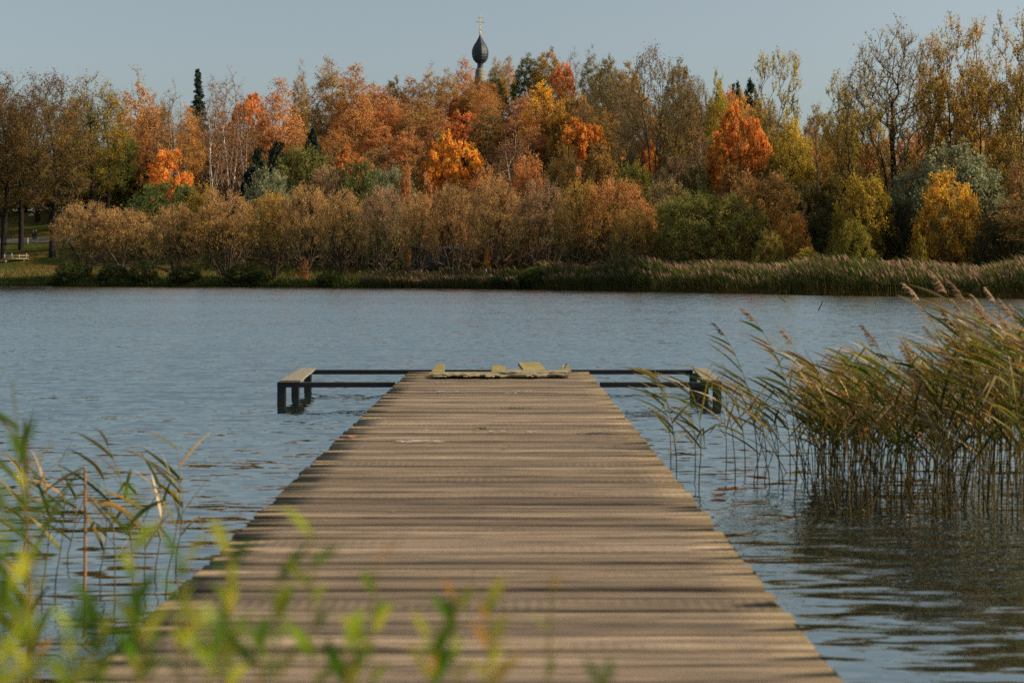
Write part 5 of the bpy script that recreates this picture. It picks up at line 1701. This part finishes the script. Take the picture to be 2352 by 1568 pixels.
# ------------------------------------------------------------------ near reeds
G_COL = [(0.085, 0.125, 0.018), (0.13, 0.165, 0.022), (0.05, 0.08, 0.018)]
Y_COL = [(0.28, 0.21, 0.04), (0.38, 0.20, 0.04), (0.20, 0.17, 0.03)]
T_COL = [(0.50, 0.36, 0.18), (0.62, 0.48, 0.28), (0.40, 0.25, 0.11)]
def reed_parts(seed, h, lean, sway, nl, lmin=0.3, lmax=0.95, plume=True, leafL=(0.20, 0.38), green=0.6, rstem=0.0032, wind=1.0, plume_dark=False):
    """(stalk soup, leaf soup, plume soup) of one common reed rooted at the origin, blown towards -X"""
    r = np.random.RandomState(seed)
    st, lf, pm = Soup(), Soup(), Soup()
    yaw = (r.rand() - 0.5) * 0.6
    def pos(t):
        return np.array([lean * h * t - sway * h * t ** 3, yaw * 0.12 * h * t + 0.05 * h * t * t * yaw, h * t * (1 - 0.10 * sway * t * t)])
    ts = np.linspace(0, 1, 9)
    pts = [pos(t) for t in ts]
    pts[0] = pts[0] + np.array([0, 0, -0.25])
    v, q = tube([tuple(p) for p in pts], [rstem * (1.15 - 0.7 * t) for t in ts], 4)
    base = np.array([(0.13, 0.095, 0.035), (0.10, 0.09, 0.03), (0.17, 0.12, 0.05)][r.randint(3)])
    top = np.array([(0.26, 0.20, 0.07), (0.14, 0.15, 0.035)][r.randint(2)])
    tt = np.repeat(ts, 4)[:, None]
    st.add(v, q, col=base * (1 - tt) + top * tt)
    for i in range(nl):
        t = lmin + (lmax - lmin) * (i + r.rand() * 0.8) / nl
        p = pos(t)
        L = r.uniform(*leafL) * (0.75 + 0.4 * math.sin(PI * min(1, t)))
        wd = r.uniform(0.0055, 0.0105)
        # start direction: along the stem, then sideways and downwind
        wl_ = wind * min(1, max(0.0, (t - 0.25) / 0.6)) ** 1.4
        sidea = PI + r.normal(0, 0.5 + 1.5 * (1 - wl_))
        out_ = np.array([math.cos(sidea), math.sin(sidea) * 0.9, 0])
        rise = r.uniform(-0.1, 1.0) * (1.15 - 0.7 * wl_)
        d0 = out_ * 0.65 + np.array([-0.35 * wl_, 0, 0.5 + 0.55 * rise])
        d1 = out_ * 0.8 + np.array([-0.55 * wl_, 0, rise * 0.9 - 0.22])
        d1 = d1 * 0.6 + d0 * 0.4
        kink = r.rand() < 0.22; kf = r.uniform(0.35, 0.7)
        c0 = np.array((G_COL if r.rand() < green else Y_COL)[r.randint(3)])
        c1 = np.array((Y_COL if r.rand() < 0.5 else T_COL)[r.randint(3)]) if r.rand() < 0.62 and green < 0.9 else c0
        if r.rand() < 0.13 and green < 0.9: c0 = c1 = np.array(T_COL[r.randint(3)])
        nseg = 6
        cur = p.copy()
        nrm = np.cross(d1, r.normal(size=3)); nrm /= np.linalg.norm(nrm) + 1e-6
        nrm = nrm * 0.7 + np.array([0, 0.0, 0.4]) + 0.3 * np.array([0, -1, 0]); nrm /= np.linalg.norm(nrm)
        V, Cc = [], []
        for k in range(nseg + 1):
            f = k / nseg
            d = d0 * (1 - f) ** 1.3 + d1 * (1 - (1 - f) ** 1.3); d = d / np.linalg.norm(d)
            if kink and f > kf: d = d * 0.4 + np.array([-0.1, 0, -0.8]); d = d / np.linalg.norm(d)
            b = np.cross(d, nrm); b /= np.linalg.norm(b) + 1e-6
            w = wd * (0.55 + 0.45 * min(1, f * 4)) * (1 - f ** 2.4)
            V += [cur - b * w, cur + np.cross(b, d) * w * 0.35, cur + b * w]
            Cc += [c0 * (1 - f) + c1 * f] * 3
            cur = cur + d * L / nseg
        Q = []
        for k in range(nseg):
            a = k * 3
            Q += [(a, a + 1, a + 4, a + 3), (a + 1, a + 2, a + 5, a + 4)]
        lf.add(V, Q, col=np.array(Cc))
    if plume:
        PL = 0.09 + 0.06 * r.rand()
        pc = np.array([(0.32, 0.20, 0.12), (0.40, 0.27, 0.16), (0.24, 0.15, 0.09)][r.randint(3)]) if not plume_dark else np.array((0.14, 0.13, 0.12))
        e = pos(1.0); dd = pos(1.0) - pos(0.93); dd = dd / np.linalg.norm(dd)
        nb = 34
        for k in range(nb):
            f = k / nb
            cur = e + dd * PL * f + np.array([-0.30, 0, 0.02]) * PL * f * f
            L = PL * r.uniform(0.3, 0.55) * (1 - 0.55 * f)
            d0 = dd * 0.7 + r.normal(size=3) * 0.22 + np.array([-0.35, 0, 0])
            d1 = np.array([-0.85, r.normal() * 0.3, -0.5 - 0.3 * r.rand()])
            V = []
            for s in range(4):
                g = s / 3
                d = d0 * (1 - g) + d1 * g; d /= np.linalg.norm(d)
                b = np.cross(d, np.array([0.2, -0.9, 0.3])); b /= np.linalg.norm(b) + 1e-6
                w = 0.0032 * (1 - 0.5 * g)
                V += [cur - b * w, cur + b * w]
                cur = cur + d * L / 3
            pm.add(V, [(0, 1, 3, 2), (2, 3, 5, 4), (4, 5, 7, 6)], col=pc * r.uniform(0.7, 1.25))
    return st, lf, pm

def single_reed(px, py, top, label, seed, group=None, lean_px=0, nl=9, plume=False, green=0.75, d=None, sway=0.30, lmin=0.35, wind=1.0, leafL=(0.20, 0.36), rstem=0.0032, dark=False, lmax=0.97):
    b = on_plane(px, py) if d is None else Vector(((px - VX) * d / F, d, 0))
    H = HC - (top - HY) * b.y / F
    H = H / (1 - 0.10 * sway)
    lean = (lean_px * b.y / F) / H + sway
    root = empty('reed', b, label, 'reed', group)
    st, lf, pm = reed_parts(seed, H, lean, sway, nl, lmin=lmin, lmax=lmax, plume=plume, green=green, wind=wind, leafL=leafL, rstem=rstem, plume_dark=dark)
    link('stalk', st.mesh('reed_stalk', True), M['dry'], root)
    if lf.n: link('leaves', lf.mesh('reed_leaves', True), M['blade'], root)
    if pm.n: link('plume', pm.mesh('reed_plume'), M['dry'], root)
    return root

RGp = 'reed stalks standing apart on the right'
sr = [
    (1556, 1078, 850, -52, 12, False, 'leftmost thin reed rising past the right side frame'),
    (1541, 1060, 900, -30, 7, False, 'short reed just left of the side frame pair'),
    (1603, 1118, 872, -28, 13, False, 'leafy reed right of the leftmost one by the jetty'),
    (1596, 1090, 930, -16, 6, False, 'thin low reed touching the leafy one by the jetty'),
    (1742, 1092, 772, -78, 10, True, 'tall reed with the dark drooping plume nearest the jetty'),
    (1712, 1080, 880, -50, 8, False, 'bent reed behind the tall plumed one'),
    (1775, 1118, 830, -120, 9, False, 'slanting reed with a bare leaning foot'),
    (1790, 1095, 905, -40, 8, False, 'short leafy reed right of the slanting one'),
    (1832, 1090, 742, -95, 9, True, 'tall reed whose top leaf points up over the water'),
    (1852, 1112, 850, -60, 9, False, 'green reed in front of the tall leaf topped one'),
    (1872, 1096, 905, -35, 8, False, 'low dark reed right of the green one'),
    (1815, 1080, 880, -45, 8, False, 'reed between the slanting stalk and the leaf topped one'),
    (1900, 1120, 790, -80, 10, True, 'reed with a tan plume at the left edge of the dense clump'),
    (1925, 1148, 800, -75, 11, False, 'front reed at the left edge of the dense clump'),
    (1762, 1060, 860, -65, 9, False, 'reed further out behind the slanting stalk'),
    (1668, 1066, 905, -20, 6, False, 'short reed midway between the side frame and the tall plumed reed'),
    (1690, 1100, 860, -55, 7, False, 'leafy reed in front of the bent one'),
    (1726, 1110, 930, 18, 5, False, 'dead reed leaning right beside the tall plumed one'),
    (1805, 1125, 880, -90, 7, False, 'reed slanting far left in front of the short leafy one'),
    (1882, 1075, 800, -70, 8, False, 'reed behind the left edge of the dense clump'),
    (1750, 1108, 960, 30, 4, False, 'broken reed stub leaning right among the slanting stalks'),
    (2262, 1170, 672, -95, 9, True, 'tallest tan plumed reed above the right clump'),
    (2300, 1168, 690, -90, 9, True, 'second tall plumed reed near the right edge'),
    (2215, 1150, 690, -100, 9, True, 'tall plumed reed left of the tallest one'),
    (2360, 1160, 695, -80, 9, True, 'tall plumed reed cut by the right edge'),
    (2345, 1212, 740, -75, 10, True, 'front reed with its foot lowest in the water at the right edge'),
]
for k, (px, py, top, lp, nl, pm, lab) in enumerate(sr):
    single_reed(px, py, top, lab, 100 + k, RGp, lp, nl, pm, dark=(k == 4), sway=0.14 + 0.04 * (k % 3), lmin=0.34 if k < 21 else 0.4)

# the dense clump
def reed_mass(name, n_, xr, label, seed):
    r = np.random.RandomState(seed)
    st, lf, pm = Soup(), Soup(), Soup()
    for i in range(n_):
        px = r.uniform(*xr)
        yb = np.interp(px, [1860, 1950, 2050, 2200, 2300, 2450], [1098, 1135, 1160, 1178, 1185, 1200])
        d0 = HC * F / (yb - HY)
        d = d0 + (r.rand() ** 1.5) * np.interp(px, [1860, 1950, 2450], [0.9, 2.0, 3.2])
        x = (px - VX) * d / F
        top = np.interp(px, [1860, 1930, 2020, 2110, 2170, 2230, 2300, 2450], [860, 800, 770, 775, 780, 705, 690, 690]) + abs(r.normal(0, 1)) * 75
        H = max(0.45, HC - (top - HY) * d / F)
        sway = r.uniform(0.10, 0.26)
        a, b, c = reed_parts(seed * 1000 + i, H, sway - r.uniform(-0.04, 0.20), sway, 6 + r.randint(5), lmin=0.30, plume=r.rand() < (0.22 if px > 2150 else 0.10), green=0.6, wind=r.uniform(0.55, 1.1))
        o = np.array([x, d, 0])
        for dst, s in ((st, a), (lf, b), (pm, c)):
            for V, Cc in zip(s.v, s.c): pass
            if s.n:
                Vv = np.concatenate(s.v) + o
                dst.add(Vv, np.concatenate(s.q) if s.q else None, np.concatenate(s.t) if s.t else None, np.concatenate(s.c))
    # dead, broken stalks leaning every way
    for i in range(150):
        px = r.uniform(xr[0] - 60, xr[1]); d = r.uniform(7.6, 9.6); x = (px - VX) * d / F
        L = r.uniform(0.25, 0.7); a = r.normal(0, 0.45); bb = r.normal(0, 0.4)
        v, q = tube([(x, d, -0.2), (x + math.sin(a) * L * 0.5, d + bb * L * 0.4, 0.5 * L), (x + math.sin(a) * L * 1.05, d + bb * L * 0.8, L)], [0.0035, 0.003, 0.002], 4)
        st.add(v, q, col=np.array([(0.09, 0.06, 0.03), (0.20, 0.14, 0.06), (0.05, 0.04, 0.02)][r.randint(3)]))
    root = empty(name, (2.4, 8.5, 0))
    tag(root, label, 'reeds', None, 'stuff')
    for nm, s, mt in (('stalks', st, 'dry'), ('leaves', lf, 'blade'), ('plumes', pm, 'dry')):
        if s.n:
            o = link(nm, s.mesh(name + '_' + nm, True), M[mt], root)
            o.location = -Vector(root.location)
            o['kind'] = 'stuff'
reed_mass('reed_clump', 215, (1875, 2460), 'dense windblown green and tan reed clump standing in the water right of the jetty', 7)

LGp = 'reeds standing in the water left of the jetty'
sl = [
    # px, base row, top, lean, leaves, plume, d, label
    (372, 1372, 1012, 30, 8, False, None, 'thin reed nearest the left side of the jetty with pale leaves'),
    (352, 1330, 1090, 10, 6, False, None, 'short dark reed stem beside the thin pale leaved one'),
    (398, 1310, 1075, 12, 6, False, None, 'slender reed touching the jetty edge on the left'),
    (306, 1400, 1005, -70, 10, False, None, 'green reed with long drooping leaves left of the jetty'),
    (330, 1345, 1120, -20, 6, False, None, 'low reed between the drooping leaved one and the jetty'),
    (262, 1390, 1050, -40, 8, False, None, 'reed left of the drooping leaved one'),
    (120, 1370, 1040, 14, 9, False, None, 'reed with many leaves behind the straight brown stalk'),
    (90, 1385, 1085, 10, 8, False, None, 'dim reed left of the straight brown stalk'),
    (150, 1290, 1130, 22, 6, False, None, 'short reed further out behind the straight brown stalk'),
    (50, 1300, 1060, -10, 8, False, None, 'reed near the left edge above the foreground leaves'),
    (225, 1330, 1175, 14, 5, False, None, 'small dead reed right of the straight brown stalk'),
]
for k, (px, py, top, lp, nl, pm, d, lab) in enumerate(sl):
    single_reed(px, py, top, lab, 300 + k, LGp, lp, nl, pm, d=d, sway=0.16, wind=0.5, green=0.7, lmin=0.3, leafL=(0.14, 0.28), rstem=0.0028)
# straight brown stalk with its bent top leaf
b = on_plane(193, 1400)
root = empty('reed', b, 'straight brown reed stalk broken at the top with one leaf bent over to the left', 'reed', LGp)
h = HC - (1074 - HY) * b.y / F
v, q = tube([(0, 0, -0.3), (0.005, 0, h * 0.5), (0.004, 0, h)], [0.0068, 0.006, 0.005], 6)
S = Soup(); S.add(v, q, col=(0.36, 0.19, 0.085)); link('stalk', S.mesh('brown_stalk', True), M['dry'], root)
S = Soup()
sc = b.y / F
for (x0, z0), (x1, z1), (x2, z2), w, c in [((0, 0), (-62, -25), (-106, -70), 9, (0.30, 0.18, 0.06)), ((-4, -6), (-60, -60), (-80, -85), 5, (0.16, 0.13, 0.03))]:
    P0, P1, P2 = [np.array([a * sc, 0, h + c_ * sc]) for a, c_ in ((x0, z0), (x1, z1), (x2, z2))]
    V = []
    for i in range(9):
        t = i / 8
        p = (1 - t) ** 2 * P0 + 2 * t * (1 - t) * P1 + t * t * P2
        ww = w * sc * math.sin(PI * min(1, 0.12 + t * 0.86))
        V += [p + np.array([0.3 * ww, 0.2 * ww, ww]) * 0.5, p - np.array([0.3 * ww, 0.2 * ww, ww]) * 0.5]
    S.add(V, [(2 * i, 2 * i + 1, 2 * i + 3, 2 * i + 2) for i in range(8)], col=c)
link('leaves', S.mesh('bent_leaf', True), M['blade'], root)
# dark blurred reed at the left edge, close to the camera
for k, (px, d, top, lp, lab) in enumerate([(-22, 2.6, 872, 60, 'blurred dark reed leaning in at the left edge'), (28, 3.0, 1000, 10, 'blurred green reed at the left edge behind the foreground leaves')]):
    single_reed(px, 0, top, lab, 340 + k, LGp, lp, 9, False, d=d, sway=0.1, wind=0.2, green=0.95, lmin=0.5, leafL=(0.14, 0.24), rstem=0.003)

# ------------------------------------------------------------------ leafy weeds at the photographer's feet
FG = [(0.20, 0.30, 0.02), (0.32, 0.40, 0.03), (0.11, 0.21, 0.02), (0.46, 0.46, 0.05), (0.07, 0.14, 0.02)]
def weed(px, d, top, label, seed, nl, lean_px=0, leafL=0.045, yellow=0.0, leaf_rows=None, spread=1.0, palette=None):
    """leafy stem rooted on the near bank; leaf_rows = picture rows between which it carries leaves"""
    r = np.random.RandomState(seed)
    x = (px - VX) * d / F
    z0 = 0.34 - 0.75 * float(sst(1.3, 3.0, d + 0.25 * math.sin(x * 1.7)))
    if abs(x + 0.13) < 1.3 and d > 1.2: z0 = min(z0, 0.15)
    zt = HC - (top - HY) * d / F
    H = zt - z0
    lx = lean_px * d / F
    root = empty('leafy_weed', (x - lx, d, z0), label, 'weed', 'leafy weeds in the foreground')
    wob = r.rand(2) * 6
    def pos(t): return np.array([lx * t * t + 0.012 * math.sin(3 * t + wob[0]), 0.03 * math.sin(2.2 * t + wob[1]) * t, H * t])
    ts = np.linspace(0, 1, 12)
    pts = [pos(t) for t in ts]; pts[0][2] -= 0.06
    S = Soup()
    v, q = tube([tuple(p) for p in pts], [0.0022 * (1.25 - 0.75 * t) for t in ts], 5)
    S.add(v, q, col=(0.30, 0.27, 0.06) if r.rand() < 0.6 else (0.38, 0.22, 0.06))
    link('stem', S.mesh('weed_stem', True), M['fresh'], root)
    rows = leaf_rows or (top, 1600)
    tlo = max(0.1, (HC - (rows[1] - HY) * d / F - z0) / H)
    S = Soup()
    pal = palette or FG
    for i in range(nl):
        t = tlo + (1 - tlo) * (i + 0.7 * r.rand()) / nl
        p = pos(min(t, 1))
        a = i * 2.4 + r.rand() * 1.2
        L = leafL * (0.74 if px > 560 else 0.62) * r.uniform(0.6, 1.2)
        wd = L * r.uniform(0.19, 0.34)
        o = np.array([math.cos(a), math.sin(a) * 0.8, 0])
        d0 = o * 0.5 * spread + np.array([0, 0, 0.9]); d1 = o * 0.7 + np.array([0, 0, r.uniform(-0.1, 0.9)])
        c = np.array(pal[r.randint(len(pal))])
        if r.rand() < yellow: c = np.array([(0.55, 0.36, 0.02), (0.48, 0.24, 0.02), (0.45, 0.42, 0.04)][r.randint(3)])
        cur = p + d0 * 0.004
        nrm = np.array([r.normal() * 0.4, -0.5 + r.normal() * 0.4, 0.8])
        V = []
        n_ = 7
        for k in range(n_ + 1):
            f = k / n_
            dd = d0 * (1 - f) + d1 * f; dd /= np.linalg.norm(dd)
            b_ = np.cross(dd, nrm); b_ /= np.linalg.norm(b_) + 1e-6
            w = wd * 0.5 * (math.sin(PI * min(1, f ** 0.85)) ** 0.8 if 0 < f < 1 else 0.02)
            up_ = np.cross(b_, dd)
            V += [cur - b_ * w + up_ * w * 0.25, cur, cur + b_ * w + up_ * w * 0.25]
            cur = cur + dd * L / n_
        Q = []
        for k in range(n_):
            q0 = k * 3
            Q += [(q0, q0 + 1, q0 + 4, q0 + 3), (q0 + 1, q0 + 2, q0 + 5, q0 + 4)]
        S.add(V, Q, col=c * r.uniform(0.8, 1.2))
    link('leaves', S.mesh('weed_leaves', True), M['fresh'], root)

W = [
    # px, d, top row, leaves, lean, leaf length, yellow, label
    (28, 1.25, 1010, 16, -10, 0.055, 0.2, 'leftmost tall blurred weed with yellow green leaves'),
    (70, 1.10, 1130, 16, 20, 0.055, 0.25, 'tall blurred weed second from the left edge'),
    (105, 1.35, 1270, 12, 8, 0.05, 0.5, 'blurred weed with orange tinted stem near the left edge'),
    (10, 1.00, 1290, 14, 0, 0.06, 0.15, 'low dark green blurred weed in the bottom left corner'),
    (150, 1.05, 1420, 14, -14, 0.055, 0.1, 'short bushy blurred weed in the bottom left'),
    (215, 1.20, 1400, 15, 10, 0.055, 0.05, 'broad leaved green weed below the drooping reed'),
    (262, 1.30, 1150, 12, -14, 0.06, 0.0, 'tall deep green weed in front of the left reeds'),
    (300, 1.10, 1455, 12, 12, 0.055, 0.1, 'low green weed over the corner of the jetty'),
    (430, 1.15, 1300, 15, -30, 0.055, 0.25, 'leafy yellow green weed leaning left over the jetty edge'),
    (505, 1.20, 1262, 15, 26, 0.055, 0.15, 'bright weed leaning right over the jetty edge'),
    (470, 1.00, 1450, 12, 4, 0.05, 0.25, 'short weed between the two leaning bright ones'),
    (655, 1.20, 1345, 6, -14, 0.055, 0.0, 'sparse dark leaved weed in front of the planks'),
    (735, 1.22, 1205, 7, 36, 0.05, 0.1, 'tallest sparse weed in front of the planks'),
    (598, 1.05, 1500, 5, 0, 0.05, 0.0, 'stub of a dark green weed at the bottom edge'),
    (868, 1.25, 1310, 6, 8, 0.05, 0.15, 'slim pale weed in the middle of the planks'),
    (820, 1.10, 1475, 4, -14, 0.05, 0.0, 'short dark leaf weed beside the slim pale one'),
    (960, 1.12, 1480, 7, 14, 0.05, 0.15, 'small pale green weed at the bottom middle'),
    (1068, 1.18, 1372, 7, -22, 0.045, 0.3, 'forked weed tip left of the golden one'),
    (1120, 1.15, 1375, 9, 30, 0.045, 0.75, 'golden yellow weed at the bottom middle'),
    (1258, 1.35, 1310, 3, 14, 0.035, 0.2, 'faint thin weed with two or three small leaves'),
    (1402, 1.10, 1540, 3, 0, 0.04, 0.5, 'tip of a weed just entering the bottom edge'),
]
for k, (px, d, top, nl, lp, L, yel, lab) in enumerate(W):
    weed(px, d * 1.03, top, lab, 500 + k, nl, lp, L, yel * 0.3 if k != 18 else yel)
# grass on the near bank
n = 5000
x = rg.uniform(-5, 5, n); yv = rg.uniform(-2.5, 1.7, n)
zz_ = 0.34 - 0.75 * sst(1.3, 3.0, yv + 0.25 * np.sin(x * 1.7)) - 0.03
keep = ~((np.abs(x + 0.13) < 1.2) & (yv > 1.2))
x, yv, zz_ = x[keep], yv[keep], zz_[keep]; n = len(x)
V, Q, Cc = blades(x, yv, zz_, 0.08 + 0.16 * rg.rand(n), 0.004, (-0.1, 0), cpal(n, [(0.05, 0.08, 0.015)]), cpal(n, [(0.12, 0.16, 0.03), (0.24, 0.20, 0.05)]))
tag(link('near_bank_grass', np_mesh('near_bank_grass', V, Q, colors=Cc), M['blade']), 'short grass on the bank at the foot of the jetty', 'grass', kind='stuff')
